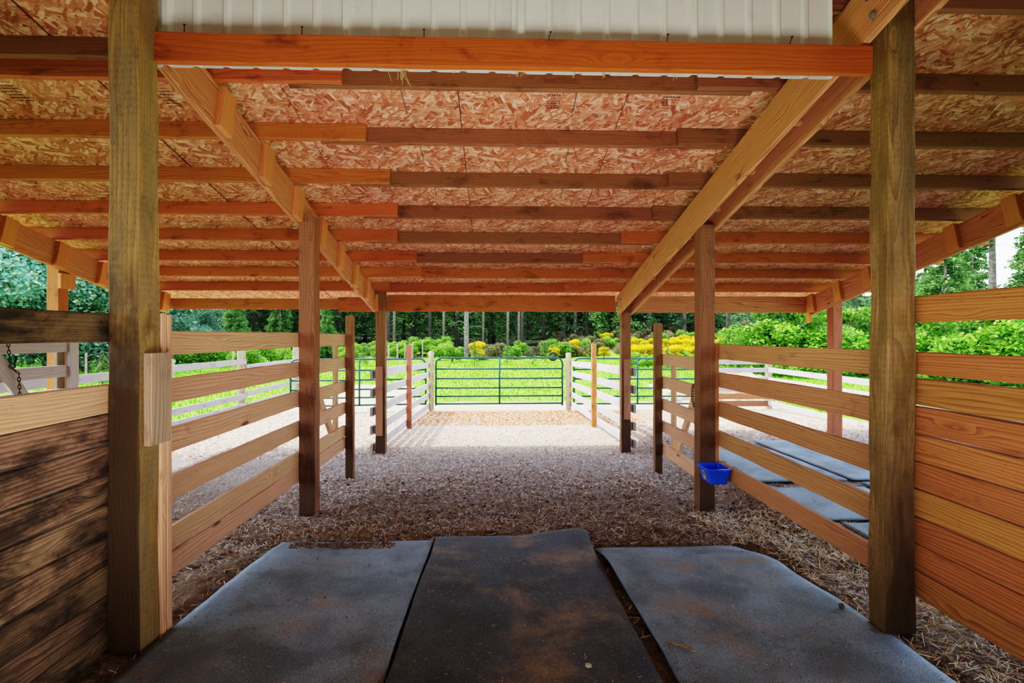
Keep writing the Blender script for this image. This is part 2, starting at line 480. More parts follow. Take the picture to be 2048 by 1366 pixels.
br = s.mix(s.ss(py, 44.5, 46), br, lin(44,56,32))
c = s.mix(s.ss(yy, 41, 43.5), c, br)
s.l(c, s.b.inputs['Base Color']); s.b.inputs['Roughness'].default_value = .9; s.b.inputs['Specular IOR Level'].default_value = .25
s.bump(s.math('ADD', fine, fl), .8, .02)
M_ground = s.m
xs = axis([(-70,-14,2.5),(-14,-5.5,.3),(-5.5,-2.4,.07),(-2.4,3.4,.035),(3.4,6,.08),(6,14,.3),(14,70,2.5)])
ys = axis([(-6,1.4,.5),(1.4,7.2,.035),(7.2,14,.09),(14,20,.3),(20,90,1.2)])
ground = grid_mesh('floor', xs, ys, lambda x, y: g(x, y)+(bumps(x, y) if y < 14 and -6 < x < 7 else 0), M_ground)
tag(ground, kind='structure')

# ------------------------------------------------------------------ roof
RS = -.228                                   # roof slope dz/dy
ra = math.atan(RS)
RN = Vector((0, -RS, 1)).normalized(); RD = Vector((0, 1, RS)).normalized()
def rz(y): return 2.76+RS*(y-4.56)           # top of the rafters
PH = .135
def zo(y): return rz(y)+PH/RN.z              # underside of the sheathing
YT, YE = 1.35, 8.35
seams = [-5.6, -3.88, -2.66, -1.46, -.26, .93, 2.13, 3.35, 4.57, 5.8]
roof = thing('ceiling', (0, 4.8, zo(4.8)), None, None, kind='structure')
roof['label'] = 'sloping underside of the barn roof, strand board sheets'
for i in range(len(seams)-1):
    x0, x1 = seams[i]+.003, seams[i+1]-.003
    if i == 2: x0 += .012
    a = Vector(((x0+x1)/2, YT, zo(YT)+.006)); b = Vector(((x0+x1)/2, YE, zo(YE)+.006))
    M, L = frame(a, b, RN)
    bm = bmesh.new(); bmesh.ops.create_cube(bm, size=1)
    for v in bm.verts: v.co = Vector((v.co.x*(x1-x0), v.co.y*L, v.co.z*.011))
    # keep local x across, y down the slope for the strands
    R = Matrix((Vector((1,0,0)), RD, RN)).transposed().to_4x4(); R.translation = (a+b)/2
    mobj('sheathing_panel', bm, M_osb, roof, R)
bm = bmesh.new(); bmesh.ops.create_cube(bm, size=1)
for v in bm.verts: v.co = Vector((v.co.x*11.4, v.co.y*(YE-YT+.1)/RN.z, v.co.z*.01))
R = Matrix((Vector((1,0,0)), RD, RN)).transposed().to_4x4(); R.translation = Vector((.1, (YT+YE)/2, zo((YT+YE)/2)+.024))
mobj('roofing_metal', bm, plain('dark roofing metal', lin(44,70,62), .5), roof, R)

# unseen side walls, rear wall and upper roof, added to block sky light from behind
def slab(name, c, d, mat, tagname=None):
    bm = bmesh.new(); bmesh.ops.create_cube(bm, size=1)
    for v in bm.verts: v.co = Vector((v.co.x*d[0], v.co.y*d[1], v.co.z*d[2]))
    o = mobj(name, bm, mat, None, Matrix.Translation(c)); tag(o, kind='structure'); return o
slab('wall_back_added', (0, -4.6, 1.9), (10.1, .05, 4.0), W['wall_l'])
slab('wall_left_rear_added', (-5.05, -2.0, 1.9), (.05, 5.2, 4.0), W['wall_l'])
slab('wall_right_rear_added', (5.05, -2.0, 1.9), (.05, 5.2, 4.0), W['wall_l'])
slab('ceiling_rear_added', (0, -1.7, 3.95), (10.2, 6.4, .05), M_osb)

# mill stamps printed on the sheets (tiny illegible rows of dashes)
def stamp(x, y, w=.11, rows=7, dy=.035, seed=0):
    r = random.Random(seed)
    bm = bmesh.new()
    for k in range(rows):
        u = -w/2
        hh = r.choice([.006, .010, .014])
        while u < w/2:
            ww = r.uniform(.004, .012)
            v0 = k*dy
            vs = [bm.verts.new((u, v0, 0)), bm.verts.new((u+ww, v0, 0)), bm.verts.new((u+ww, v0+hh, 0)), bm.verts.new((u, v0+hh, 0))]
            bm.faces.new(vs); u += ww+r.uniform(.003, .008)
    R = Matrix((Vector((1,0,0)), RD, RN)).transposed().to_4x4(); R.translation = Vector((x, y, zo(y)-.0015))
    return mobj('grade_stamp', bm, M_ink, roof, R)
k = 0
for yb in (3.42, 4.02, 4.62, 5.22, 5.82):
    for x in (-4.2, -3.3, -2.3, -1.0, .35, 1.45, 2.6, 3.5, 4.2):
        k += 1
        if (k*7) % 10 < 6: stamp(x+rnd.uniform(-.25, .25), yb+rnd.uniform(-.05, .1), rnd.uniform(.09, .13), rnd.choice([5, 7, 8]), rnd.choice([.022, .03]), k)
for sx in (.37, -.85):      # green painted joint lines
    for yb in (3.30, 3.90, 4.52):
        bm = bmesh.new(); bmesh.ops.create_grid(bm, x_segments=1, y_segments=1, size=.5)
        for v in bm.verts: v.co = Vector((v.co.x*.006, v.co.y*.44, 0))
        R = Matrix((Vector((1,0,0)), RD, RN)).transposed().to_4x4(); R.translation = Vector((sx+.06*yb, yb+.2, zo(yb+.2)-.002))
        mobj('joint_line', bm, M_greenline, roof, R)

# purlins: rows of three lapped timbers
ORD = ['first','second','third','fourth','fifth','sixth','seventh','eighth','ninth','tenth']
ROWY = [2.615, 3.22, 3.815, 4.425, 5.04, 5.65, 6.25, 6.81, 7.40]
LAPL = [-1.15,-.98,-.98,-.93,-.98,-1.10,-.98,-1.0,None]     # right end of the left-bay timber
LAPR = [1.35,1.32,1.41,1.55,1.60,1.43,1.10,1.45,1.02]       # left end of the right-bay timber
def purlin(y, x0, x1, dy, mat, label, group, dz=0):
    c = rz(y)+PH/2/RN.z+dz
    a = Vector((x0, y+dy+.02, c+RS*(dy+.02))); b = Vector((x1, y+dy+.02, c+RS*(dy+.02)))
    o = beam('purlin', a, b, .038, PH-.004, mat, None, RN, .0015, .002)
    tag(o, label, 'beam', group)
n = len(ROWY)
for i, y in enumerate(ROWY):
    e = ORD[n-1-i]
    pl = LAPL[i]
    if pl is None: pl = -1.55
    gname = 'roof purlins running across under the strand board'
    purlin(y, -5.55, pl, 0, W['purlin'], f'orange roof purlin over the left bay, {e} up from the eave', gname)
    purlin(y, pl-.35 if i not in (6,) else pl-.3, LAPR[i]+.38, .042, W['purlin_brown'] if i < 7 else W['purlin'], f'brown roof purlin over the middle bay, {e} up from the eave', gname)
    purlin(y, LAPR[i], 5.75, 0, W['purlin_brown'] if i < 5 else W['purlin'], f'roof purlin over the right bay, {e} up from the eave', gname)
# doubled timber on the left bay
purlin(3.05, -5.55, -1.82, 0, W['purlin_brown'], 'grey brown knotty timber doubled in front of a left-bay purlin near the top left corner', None, dz=.0)

# rafters
def rafter(name, x, y0, y1, h, drop, mat, label, t=.038):
    z0 = rz(y0)-drop-h/2/RN.z; z1 = rz(y1)-drop-h/2/RN.z
    root = thing(name, (x, y0, z0), label, 'beam')
    o = beam('board', (x, y0, z0), (x, y1, z1), t, h, mat, root, RN, .0012, .003)
    return root
RH = .288
rl = rafter('rafter', -1.79, 1.4, 7.50, RH, .0, W['rafter'], 'light tan roof rafter with nailed blocks, sloping away past the left posts')
def scab_block(root, x, y, h=RH, w=.14, t=.042, mat=None):
    # standing block on a rafter face, square to the slope
    top = Vector((x, y+.07, rz(y+.07)-.004)); bot = top-RN*(h-.01)
    beam('block', bot, top, t, w, mat or W['scab'], root, RD, .0008, .002)
for y in ROWY[1:]:
    scab_block(rl, -1.75, y+.045)
rr = thing('rafter', (1.96, 1.4, rz(1.4)-.3), 'double roof rafter of two boards with bolts, sandwiching the right posts', 'beam')
drR = .02
for x in (1.868, 2.052):
    z0 = rz(1.4)-drR-RH/2/RN.z; z1 = rz(7.56)-drR-RH/2/RN.z
    beam('board', (x, 1.4, z0), (x, 7.56, z1), .038, RH, W['rafter'], rr, RN, .0012, .003)
for y in ROWY[1:]:
    if abs(y-4.6) < .15 or abs(y-7.4) < .1: continue
    zt = rz(y+.06)-drR
    top = Vector((1.889, y+.06, zt-.10)); b2 = Vector((2.031, y+.06, zt-.10))
    beam('block', top, b2, .04, .15, W['rafter'], rr, RN, .0008, .002)
def bolt(parent, x, y, z, sgn=-1, r=.022):
    bm = bmesh.new()
    tube_bm(bm, [(x, y, z), (x+sgn*.004, y, z)], r, 14)
    tube_bm(bm, [(x+sgn*.004, y, z), (x+sgn*.012, y, z)], r*.62, 6)
    tube_bm(bm, [(x+sgn*.012, y, z), (x+sgn*.02, y, z)], r*.35, 8)
    mobj('bolt', bm, M_zinc, parent)
bolt(rr, 1.849, 2.385, 3.02); bolt(rr, 1.849, 2.42, 3.135)
bolt(rr, 1.849, 7.30, 1.88, r=.016); bolt(rr, 1.849, 7.30, 1.99, r=.016)
rol = rafter('rafter', -4.87, 1.4, 7.50, RH, .0, W['rafter'], 'outer left roof rafter, orange tan, at the open left side of the roof')
for y in ROWY[1:]: scab_block(rol, -4.83, y+.045)
ror = rafter('rafter', 4.86, 1.4, 7.56, RH, .02, W['rafter'], 'outer right roof rafter with blocks at the open right side of the roof')
for y in ROWY[1:]: scab_block(ror, 4.82, y+.045)
bolt(ror, 4.841, 7.12, 1.92, r=.018); bolt(ror, 4.841, 7.16, 1.80, r=.018)
o = beam('block', (4.82, 7.52, 1.66), (4.82, 7.58, 1.95), .042, .10, W['scab'], ror, (0,1,0))

# eave beams
for x0, x1, zc, h, lab in ((-4.9,-2.35,1.93,.16,'thin reddish eave beam over the left bay, outer end'),
                        (-2.36,-1.64,1.925,.22,'short deep piece of the eave beam just left of the far left post'),
                        (-1.63,1.83,1.945,.25,'deep reddish eave beam across the middle bay above the gate'),
                        (2.07,4.84,1.935,.25,'deep brown eave beam across the right bay')):
    o = beam('eave_beam', (x0, 7.60, zc), (x1, 7.60, zc), .04, h, W['purlin'] if x0 < 2 else W['rafter'], None)
    tag(o, lab, 'beam')

# header and siding above the opening
hd = thing('header_beam', (.13, 2.46, 2.765), 'bright orange header beam between the two near posts, row of nails on top', 'beam')
beam('board', (-1.63, 2.462, 2.835), (1.888, 2.462, 2.835), .038, .14, W['header'], hd, rough=.002)
for x, dx in ((-1.50,.0),(-.94,.0),(-.35,.0),(.26,.012),(.85,.008),(1.47,.018)):
    bm = bmesh.new()
    tube_bm(bm, [(x, 2.462, 2.90), (x+dx, 2.462, 2.95)], .0022, 6)
    tube_bm(bm, [(x+dx, 2.462, 2.95), (x+dx*1.03, 2.462, 2.953)], .006, 8)
    mobj('nail', bm, M_rust, hd)
for (x0, x1, yoff, zb) in ((-1.66, .115, 2.515, 2.772), (.08, 1.715, 2.505, 2.764)):
    bm = bmesh.new()
    prof = []
    pitch = .1455; x = x0; k = 0
    pts = []
    while x < x1:
        big = (k % 6 == 0)
        a = .022 if big else .014
        for u, d in ((0,0),(.022,0),(.034,-a),(.052 if not big else .060,-a),(.066 if not big else .076,0)):
            if x+u <= x1: pts.append((x+u, d))
        x += pitch; k += 1
    pts.append((x1, 0))
    for t in (0, .0012):
        pass
    front = [bm.verts.new((a, yoff+d, zb)) for a, d in pts]
    top = [bm.verts.new((a, yoff+d, 3.345)) for a, d in pts]
    for i in range(len(pts)-1): bm.faces.new((front[i], front[i+1], top[i+1], top[i]))
    o = mobj('siding_sheet', bm, M_siding)
    md = o.modifiers.new('thick', 'SOLIDIFY'); md.thickness = .0015
    tag(o, 'pale green ribbed metal siding sheet above the header, ' + ('left one of the two' if x0 < -1 else 'right one, lapping over its neighbour'), 'siding')
bm = bmesh.new()
for q in range(26):
    x = rnd.choice([-.53, -.46, -.50, -.45, .06, .12, .38, .55, .9, -.2, .62])+rnd.uniform(-.02, .02)
    L = rnd.uniform(.02, .075) if x < -.4 else rnd.uniform(.01, .03)
    p0 = Vector((x, 2.49, 2.765)); pts = [p0]
    dx = rnd.uniform(-.5, .5)
    for k in range(4): pts.append(pts[-1]+Vector((dx*L/4+rnd.uniform(-.004,.004), rnd.uniform(-.003,.003), -L/4)))
    tube_bm(bm, pts, .0011, 4)
tag(mobj('straw_wisps', bm, M_straw), 'dry straw wisps hanging under the orange header beam', 'straw', kind='stuff')

# ------------------------------------------------------------------ posts
def post(x, y, w, z0, z1, mat, label, rough=.0025, bev=.006, name='post', group=None):
    """x,y = centre"""
    root = beam(name, (x, y, z0), (x, y, z1), w, w, mat, None, (0,1,0), rough, bev)
    tag(root, label, 'post', group)
    return root
p_nl = thing('post', (-1.70, 2.41, 0), 'thick near left barn post, olive brown above and black below with dirt and painted shade', 'post')
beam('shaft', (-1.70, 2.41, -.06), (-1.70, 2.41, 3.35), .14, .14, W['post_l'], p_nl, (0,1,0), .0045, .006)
beam('nailed_block', (-1.609, 2.435, .94), (-1.609, 2.435, 1.37), .14, .038, W['scab_gray'], p_nl, (1,0,0), .0015, .003, label='greyed block nailed on the post')
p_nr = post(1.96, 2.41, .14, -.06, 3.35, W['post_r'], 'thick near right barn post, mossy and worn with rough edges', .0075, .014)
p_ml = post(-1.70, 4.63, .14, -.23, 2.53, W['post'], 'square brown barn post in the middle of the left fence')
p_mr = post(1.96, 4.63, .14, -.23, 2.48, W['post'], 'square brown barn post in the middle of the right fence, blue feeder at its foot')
p_fl = thing('post', (-1.70, 7.51, -.3), 'far left barn post under the eave, grey brown foot', 'post')
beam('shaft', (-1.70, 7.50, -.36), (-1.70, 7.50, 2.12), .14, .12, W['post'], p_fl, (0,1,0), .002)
beam('nailed_board', (-1.712, 7.43, -.02), (-1.712, 7.43, 1.0), .10, .018, W['nailed'], p_fl, (0,1,0), label='reddish board nailed on the post')
p_fr = thing('post', (1.96, 7.51, -.3), 'far right barn post under the eave, red brown with a dark grey foot', 'post')
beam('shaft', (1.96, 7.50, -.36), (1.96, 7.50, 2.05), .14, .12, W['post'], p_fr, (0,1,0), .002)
beam('nailed_board', (1.972, 7.43, .2), (1.972, 7.43, 1.1), .10, .018, W['nailed'], p_fr, (0,1,0), label='reddish board nailed on the post')
p_ol = thing('post', (-4.96, 5.85, 0), 'outer left post carrying the left rafter, orange brown', 'post')
beam('shaft', (-4.965, 5.84, -.3), (-4.965, 5.84, 2.45), .13, .13, W['purlin'], p_ol, (0,1,0), .002)
beam('nailed_block', (-4.88, 5.86, 1.985), (-4.88, 5.86, 2.155), .20, .038, W['scab'], p_ol, (1,0,0), .001, .003)
p_or = post(4.955, 7.15, .14, -.12, 2.10, W['post_red'], 'outer right post under the right rafter, red brown')
post(-1.725, 5.995, .09, -.29, 1.69, W['post'], 'slim dark post at the far end of the left wooden gate')
post(2.005, 6.12, .09, -.30, 1.61, W['post'], 'slim dark post at the far end of the right wooden gate')
post(-1.722, 10.05, .09, -.46, 1.27, W['post_red'], 'slim orange brown post halfway along the left yard fence')
post(1.985, 10.05, .09, -.46, 1.29, W['purlin'], 'slim bright orange post halfway along the right yard fence')
def roundpost(x, y, r, z0, z1, mat, label, name='fence_post', group=None):
    bm = bmesh.new(); k = 14; nz = 10; rings = []
    for i in range(nz+1):
        z = z0+(z1-z0)*i/nz
        rings.append([bm.verts.new((math.cos(2*PI*j/k)*r*(1+.05*noise.noise(Vector((j, z*4, x)))), math.sin(2*PI*j/k)*r*(1+.05*noise.noise(Vector((j+9, z*4, x)))), z-z0)) for j in range(k)])
    for i in range(nz):
        for j in range(k): bm.faces.new((rings[i][j], rings[i][(j+1)%k], rings[i+1][(j+1)%k], rings[i+1][j]))
    c = bm.verts.new((0, 0, z1-z0+.012))
    for j in range(k): bm.faces.new((rings[-1][j], rings[-1][(j+1)%k], c))
    # local x must be the grain direction
    R = Matrix.Rotation(-PI/2, 4, 'Y')
    for v in bm.verts: v.co = R.inverted() @ v.co
    o = mobj(name, bm, mat, None, Matrix.Translation((x, y, z0)) @ R, smooth=True)
    bpy.context.view_layer.update() if False else None
    tag(o, label, 'post', group); return o
roundpost(-1.715, 13.42, .068, -.62, 1.03, W['post_gray'], 'round weathered gate post left of the closed middle gate')
roundpost(1.965, 13.42, .072, -.62, .99, W['post_gray'], 'round brown gate post right of the closed middle gate')

# nailers at the near left post, mid right post
nl = thing('nailer', (-1.66, 2.52, 0), 'pair of upright tan nailing boards tight behind the near left post', 'board')
beam('board', (-1.665, 2.502, -.03), (-1.665, 2.502, 1.56), .09, .036, W['fence'], nl, (0,1,0))
beam('board', (-1.662, 2.541, -.03), (-1.662, 2.541, 1.555), .09, .036, W['fence'], nl, (0,1,0))
o = beam('nailer', (2.051, 4.63, .12), (2.051, 4.63, 1.38), .038, .13, W['post_red'], None, (0,1,0)); tag(o, 'upright red brown nailing board on the right side of the middle right post', 'board')
o = beam('nailer', (2.051, 2.545, .1), (2.051, 2.545, 1.40), .038, .10, W['fence_r'], None, (0,1,0)); tag(o, 'upright nailing board hidden tight behind the near right post', 'board')
o = beam('nailer', (-1.749, 4.735, .09), (-1.749, 4.735, 1.50), .04, .06, W['post_red'], None, (0,1,0)); tag(o, 'upright board behind the middle left post', 'board')

# ------------------------------------------------------------------ fences
def rails(root, x, y0, y1, tops, h, mat, t=.036, slope=0, part='board', jit=.004, mats=None):
    for i, z in enumerate(tops):
        a = Vector((x, y0, z-h/2+rnd.uniform(-jit, jit))); b = Vector((x, y1, z-h/2+slope*(y1-y0)+rnd.uniform(-jit, jit)))
        beam(part, a, b, t, h-.002, (mats[i] if mats else mat), root, (0,0,1), .0018, .003)
LF = [1.483, 1.216, .946, .680, .403, .268]
f1 = thing('board_fence', (-1.79, 2.6, .1), 'left stall fence of six tan boards between the near and middle left posts', 'fence')
rails(f1, -1.79, 2.50, 4.66, LF, .134, W['fence'])
RF = [1.373, 1.112, .838, .566, .296]
f2 = thing('board_fence', (2.09, 2.6, .1), 'right stall fence of five golden boards between the near and middle right posts', 'fence')
rails(f2, 2.09, 2.50, 4.70, RF, .138, W['fence_r'])
# wooden gates beyond
g1 = thing('wooden_gate', (-1.79, 4.8, .1), 'left wooden gate of tan boards with a brace behind, past the middle left post', 'gate')
rails(g1, -1.79, 4.68, 5.98, [1.476, 1.203, .925, .671, .397, .255], .134, W['fence'])
beam('upright', (-1.83, 5.78, .30), (-1.83, 5.78, 1.35), .038, .09, W['fence'], g1, (0,1,0))
beam('brace', (-1.83, 5.68, .33), (-1.83, 4.85, 1.25), .038, .09, W['fence'], g1)
g2 = thing('wooden_gate', (2.03, 4.8, .1), 'right wooden gate of five brown boards, diagonal brace behind, past the middle right post', 'gate')
rails(g2, 2.071, 4.74, 6.14, [1.225, .951, .678, .405, .131], .136, W['fence'])
beam('upright', (2.112, 5.86, .10), (2.112, 5.86, 1.20), .038, .09, W['fence'], g2, (0,1,0))
beam('brace', (2.112, 5.72, .12), (2.112, 4.95, 1.18), .038, .09, W['fence'], g2)
def chain(pts, r, mat, label, link_len=.036):
    bm = bmesh.new()
    P = [Vector(p) for p in pts]; segs = []
    d = 0; k = 0
    tot = sum((P[i+1]-P[i]).length for i in range(len(P)-1))
    n = int(tot/(link_len*.72))
    def at(s):
        for i in range(len(P)-1):
            L = (P[i+1]-P[i]).length
            if s <= L: return P[i]+(P[i+1]-P[i])*(s/L), (P[i+1]-P[i]).normalized()
            s -= L
        return P[-1], (P[-1]-P[-2]).normalized()
    for k in range(n):
        c, t = at((k+.5)*tot/n)
        u = t.cross(Vector((1,0,0)) if k % 2 else Vector((.7,.7,0))).normalized()
        if k % 2: u = t.cross(u).normalized()
        ring = []
        for j in range(10):
            a = 2*PI*j/10
            ring.append(c+t*math.cos(a)*link_len/2+u*math.sin(a)*link_len*.28)
        ring.append(ring[0]); tube_bm(bm, ring, r, 5, cap=False)
    o = mobj('chain', bm, mat, None, None, True); tag(o, label, 'chain'); return o
chain([(2.10,4.80,.965),(2.045,4.86,.962),(2.042,5.10,.955),(2.040,5.12,.90),(2.038,5.12,.80),(2.04,5.08,.73),(2.04,5.0,.70)], .0035, M_rust, 'short rusty chain looped over the second board of the right wooden gate')

# yard fences
yf1 = thing('board_fence', (-1.79, 7.6, -.3), 'left yard fence of five grey boards running out to the round gate post', 'fence')
yf2 = thing('board_fence', (2.05, 7.6, -.3), 'right yard fence of five sunlit silver boards running out to the round gate post', 'fence')
T0 = [.95,.68,.40,.13,-.135]
def zat(y): return -.19*(y-7.5)/5.85
for root, sx, mat, up in ((yf1, -1.79, W['gray'], 0), (yf2, 2.05, W['gray'], .03)):
    rails(root, sx, 7.50, 10.03, [t+up for t in T0], .135, mat, slope=-.19/5.85, jit=.01)
    rails(root, sx-.002, 10.05, 13.42, [t+zat(10.05)+up for t in T0], .135, mat, slope=-.19/5.85-(.004), jit=.01)
    sg = -1 if sx < 0 else 1
    for t in T0: beam('spacer_block', (sx+sg*.04, 7.44, t+up-.075), (sx+sg*.04, 7.56, t+up-.075), .04, .125, W['graydark'], root)

# outer left gate with chain
g3 = thing('wooden_gate', (-4.8, 5.0, 0), 'whitish weathered wooden gate with a diagonal brace at the outer left side', 'gate')
rails(g3, -4.79, 3.6, 5.76, [1.40, 1.13, .873, .61, .34], .13, W['gray'])
beam('upright', (-4.77, 5.80, .05), (-4.77, 5.80, 1.42), .05, .12, W['gray'], g3, (0,1,0))
beam('upright', (-4.83, 5.70, .1), (-4.83, 5.70, 1.40), .04, .10, W['scab_gray'], g3, (0,1,0))
beam('brace', (-4.755, 4.78, 1.42), (-4.755, 5.62, .22), .034, .13, W['gray'], g3)
chain([(-4.72,5.00,1.42),(-4.715,5.02,1.15),(-4.70,5.09,1.08),(-4.695,5.10,.78)], .0045, M_rust, 'long rusty chain hanging on the whitish outer left gate', .05)

# paddock fences
pf1 = thing('paddock_fence', (-6.5, 10, -.5), 'grey weathered rail fence along the far side of the left paddock', 'fence')
rails(pf1, -6.5, 6.5, 10.2, [.84, .42, .02, -.3], .14, W['graydark'], jit=.01)
rails(pf1, -6.52, 10.1, 13.3, [.86, .40, -.02, -.28], .14, W['graydark'], jit=.01, slope=-.005)
rails(pf1, -6.5, 13.3, 17.6, [.70, .30, .02, -.3], .14, W['graydark'], jit=.01)
for y in (6.6, 10.15, 17.5): beam('fence_post', (-6.58, y, -.6), (-6.58, y, .92), .1, .1, W['post_gray'], pf1, (0,1,0))
roundpost(-6.64, 13.3, .10, -.7, 1.22, W['post_gray'], 'stout round grey post in the left paddock fence line')
roundpost(-6.64, 16.9, .11, -.7, 1.30, W['post_gray'], 'stout round post of the left paddock fence, seen beside the middle left barn post')
pf2 = thing('paddock_fence', (7.4, 11, -.4), 'sunlit rail fence down the far side of the right paddock', 'fence')
rails(pf2, 7.42, 5.0, 13.35, [.59, .33, -.30], .13, W['gray'], jit=.01)
for y in (5.1, 9.0): beam('fence_post', (7.5, y, -.5), (7.5, y, .62), .09, .09, W['post_gray'], pf2, (0,1,0))
pf3 = thing('paddock_fence', (6.5, 13.4, -.5), 'darker rail fence closing the right paddock between the green gate and its corner', 'fence')
for z, m in ((.80,'graydark'),(.58,'graydark'),(.32,'graydark'),(.08,'graydark'),(-.13,'post_red'),(-.33,'post_red')):
    beam('rail', (5.62, 13.40, z-.06), (7.45, 13.40, z-.06), .036, .125 if z > .3 else .15, W[m], pf3)
cp = thing('fence_post', (7.5, 13.5, -.55), 'short square corner post of the right paddock fence', 'post')
beam('shaft', (7.5, 13.50, -.62), (7.5, 13.50, .84), .13, .13, W['post_gray'], cp, (0,1,0))

# ------------------------------------------------------------------ tube gates
def tube_gate(x0, x1, y0, y1, z0, z1, label):
    root = thing('pipe_gate', ((x0+x1)/2, (y0+y1)/2, z0), label, 'gate')
    d = Vector((x1-x0, y1-y0, 0)); L = d.length; d.normalize()
    R = Matrix((d, Vector((-d.y, d.x, 0)), Vector((0,0,1)))).transposed().to_4x4(); R.translation = Vector((x0, y0, 0))
    r = .025; c = .16; H = z1
    def arc(cx, cz, a0, a1, n=6): return [(cx+c*math.cos(a0+(a1-a0)*k/n), 0, cz+c*math.sin(a0+(a1-a0)*k/n)) for k in range(n+1)]
    pts = [(0,0,z0-.04)]+arc(c, H-c, PI, PI/2)+arc(L-c, H-c, PI/2, 0)+[(L,0,z0-.06)]
    tube('outer_frame', pts, r, M_green, root, 10, R)
    hh = H-z0
    for f in (0, .171, .351, .528, .69, .84):
        if f == 0: z = z0
        else: z = z0+hh*(1-[.0,.241,.44,.64,.80][[.171,.351,.528,.69,.84].index(f)]) if f < .8 else None
    for fr in (1.0, .80, .612, .430, .241)[0:0]: pass
    for fr in (0, .165, .345, .55, .76):
        tube('rail', [(0,0,z0+hh*fr), (L,0,z0+hh*fr)], r*.92, M_green, root, 8, R)
    tube('stile', [(L/2,-.012,z0), (L/2,-.012,H)], r*.95, M_green, root, 8, R)
    return root, R, L
G1, R1, L1 = tube_gate(-1.585, 1.80, 13.38, 13.42, -.36, .865, 'closed dark green pipe gate across the middle alley')
for z in (.60, -.24):
    tube('hinge', [(1.80,13.42,z), (1.86,13.42,z), (1.90,13.42,z-.01)], .012, M_zinc, G1)
tube('latch_chain', [(-1.585,13.37,.42),(-1.63,13.36,.39),(-1.66,13.35,.41)], .012, M_zinc, G1)
tube_gate(2.12, 5.55, 13.45, 13.35, -.38, .84, 'dark green pipe gate closing the right paddock')
tube_gate(-5.25, -1.86, 13.0, 13.40, -.36, .84, 'dark green pipe gate closing the left paddock')

# ------------------------------------------------------------------ near walls
def wall(name, x, y0, y1, rows, mats, t=.038):
    root = thing(name, (x, y0, 0), None, None, kind='structure')
    for (zt, zb), m in zip(rows, mats):
        beam('wall_board', (x, y0, (zt+zb)/2), (x, y1, (zt+zb)/2), t, zt-zb-.004, m, root, (0,0,1), .0016, .004)
    return root
zs = [1.096-.1385*k for k in range(9)]
rowsL = [(1.556,1.420),(1.230,1.094)]+[(zs[k]-.003, zs[k+1]) for k in range(8)]
wl = wall('wall_left', -1.792, -.6, 2.47, rowsL, [W['wall_dark'], W['fence']]+[W['wall_l']]*8)
rowsR = [(1.645,1.513),(1.374,1.262),(1.248,1.114),(1.112,.980),(.978,.847),(.845,.713),(.711,.578),(.576,.447),(.445,.318),(.316,.188)]
wr = wall('wall_right', 2.052, -.6, 2.47, rowsR, [W['wall_r']]*10)
for x, lab in ((-1.70, 'left'), (1.96, 'right')):
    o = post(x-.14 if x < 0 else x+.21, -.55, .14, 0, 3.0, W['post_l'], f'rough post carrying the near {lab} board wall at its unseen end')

# ------------------------------------------------------------------ mats
def stall_mat(x0, x1, y0, y1, mat, label, fz, seed, rot=0, group=None, t=.018):
    nx, ny = 26, 40
    cx, cy = (x0+x1)/2, (y0+y1)/2
    bm = bmesh.new(); top = []; bot = []
    for j in range(ny+1):
        rt, rb = [], []
        for i in range(nx+1):
            u = i/nx; v = j/ny
            lx = (u-.5)*(x1-x0); ly = (v-.5)*(y1-y0)
            X = cx+lx*math.cos(rot)-ly*math.sin(rot); Y = cy+lx*math.sin(rot)+ly*math.cos(rot)
            e = noise.noise(Vector((X*3+seed, Y*3, 1)))*.006
            if i in (0, nx): X += e
            if j in (0, ny): Y += e*2
            z = fz(X, Y, u, v)
            rt.append(bm.verts.new((X-cx, Y-cy, z))); rb.append(bm.verts.new((X-cx, Y-cy, z-t)))
        top.append(rt); bot.append(rb)
    for j in range(ny):
        for i in range(nx):
            bm.faces.new((top[j][i], top[j][i+1], top[j+1][i+1], top[j+1][i]))
            bm.faces.new((bot[j][i], bot[j+1][i], bot[j+1][i+1], bot[j][i+1]))
    for i in range(nx):
        bm.faces.new((top[0][i], bot[0][i], bot[0][i+1], top[0][i+1])); bm.faces.new((top[ny][i], top[ny][i+1], bot[ny][i+1], bot[ny][i]))
    for j in range(ny):
        bm.faces.new((top[j][0], top[j+1][0], bot[j+1][0], bot[j][0])); bm.faces.new((top[j][nx], bot[j][nx], bot[j+1][nx], top[j+1][nx]))
    bmesh.ops.recalc_face_normals(bm, faces=bm.faces)
    o = mobj('rubber_mat', bm, mat, None, Matrix.Translation((cx, cy, 0)), True)
    tag(o, label, 'mat', group); return o
def und(X, Y, s): return .010*noise.noise(Vector((X*1.7+s, Y*1.7, 3)))+.004*noise.noise(Vector((X*5+s, Y*5, 3)))
def mz_l(X, Y, u, v): return g(X, Y)+.016+und(X, Y, 1)-.012*smooth((v-.9)/.1)
def mz_m(X, Y, u, v): return g(X, Y)+.018+und(X, Y, 5)+.05*smooth((v-.72)/.28)*smooth((u-.5)/.4)+.01*smooth((v-.8)/.2)-.02*smooth((u-.93)/.07)*smooth(v/.5)
def mz_r(X, Y, u, v): return g(X, Y)+.018+und(X, Y, 9)-.035*smooth((v-.86)/.14)+.022*math.exp(-((v-.78)/.08)**2)-.03*smooth((u-.88)/.12)*smooth((v-.45)/.3)
stall_mat(-1.60, -.470, 1.85, 3.81, M_mat_b, 'grey blue rubber stall mat on the left, brown dust over it', mz_l, 1)
stall_mat(-.450, .695, 1.80, 3.84, M_mat_k, 'darkest rubber stall mat in the middle, its far right corner lifted', mz_m, 2, -.004)
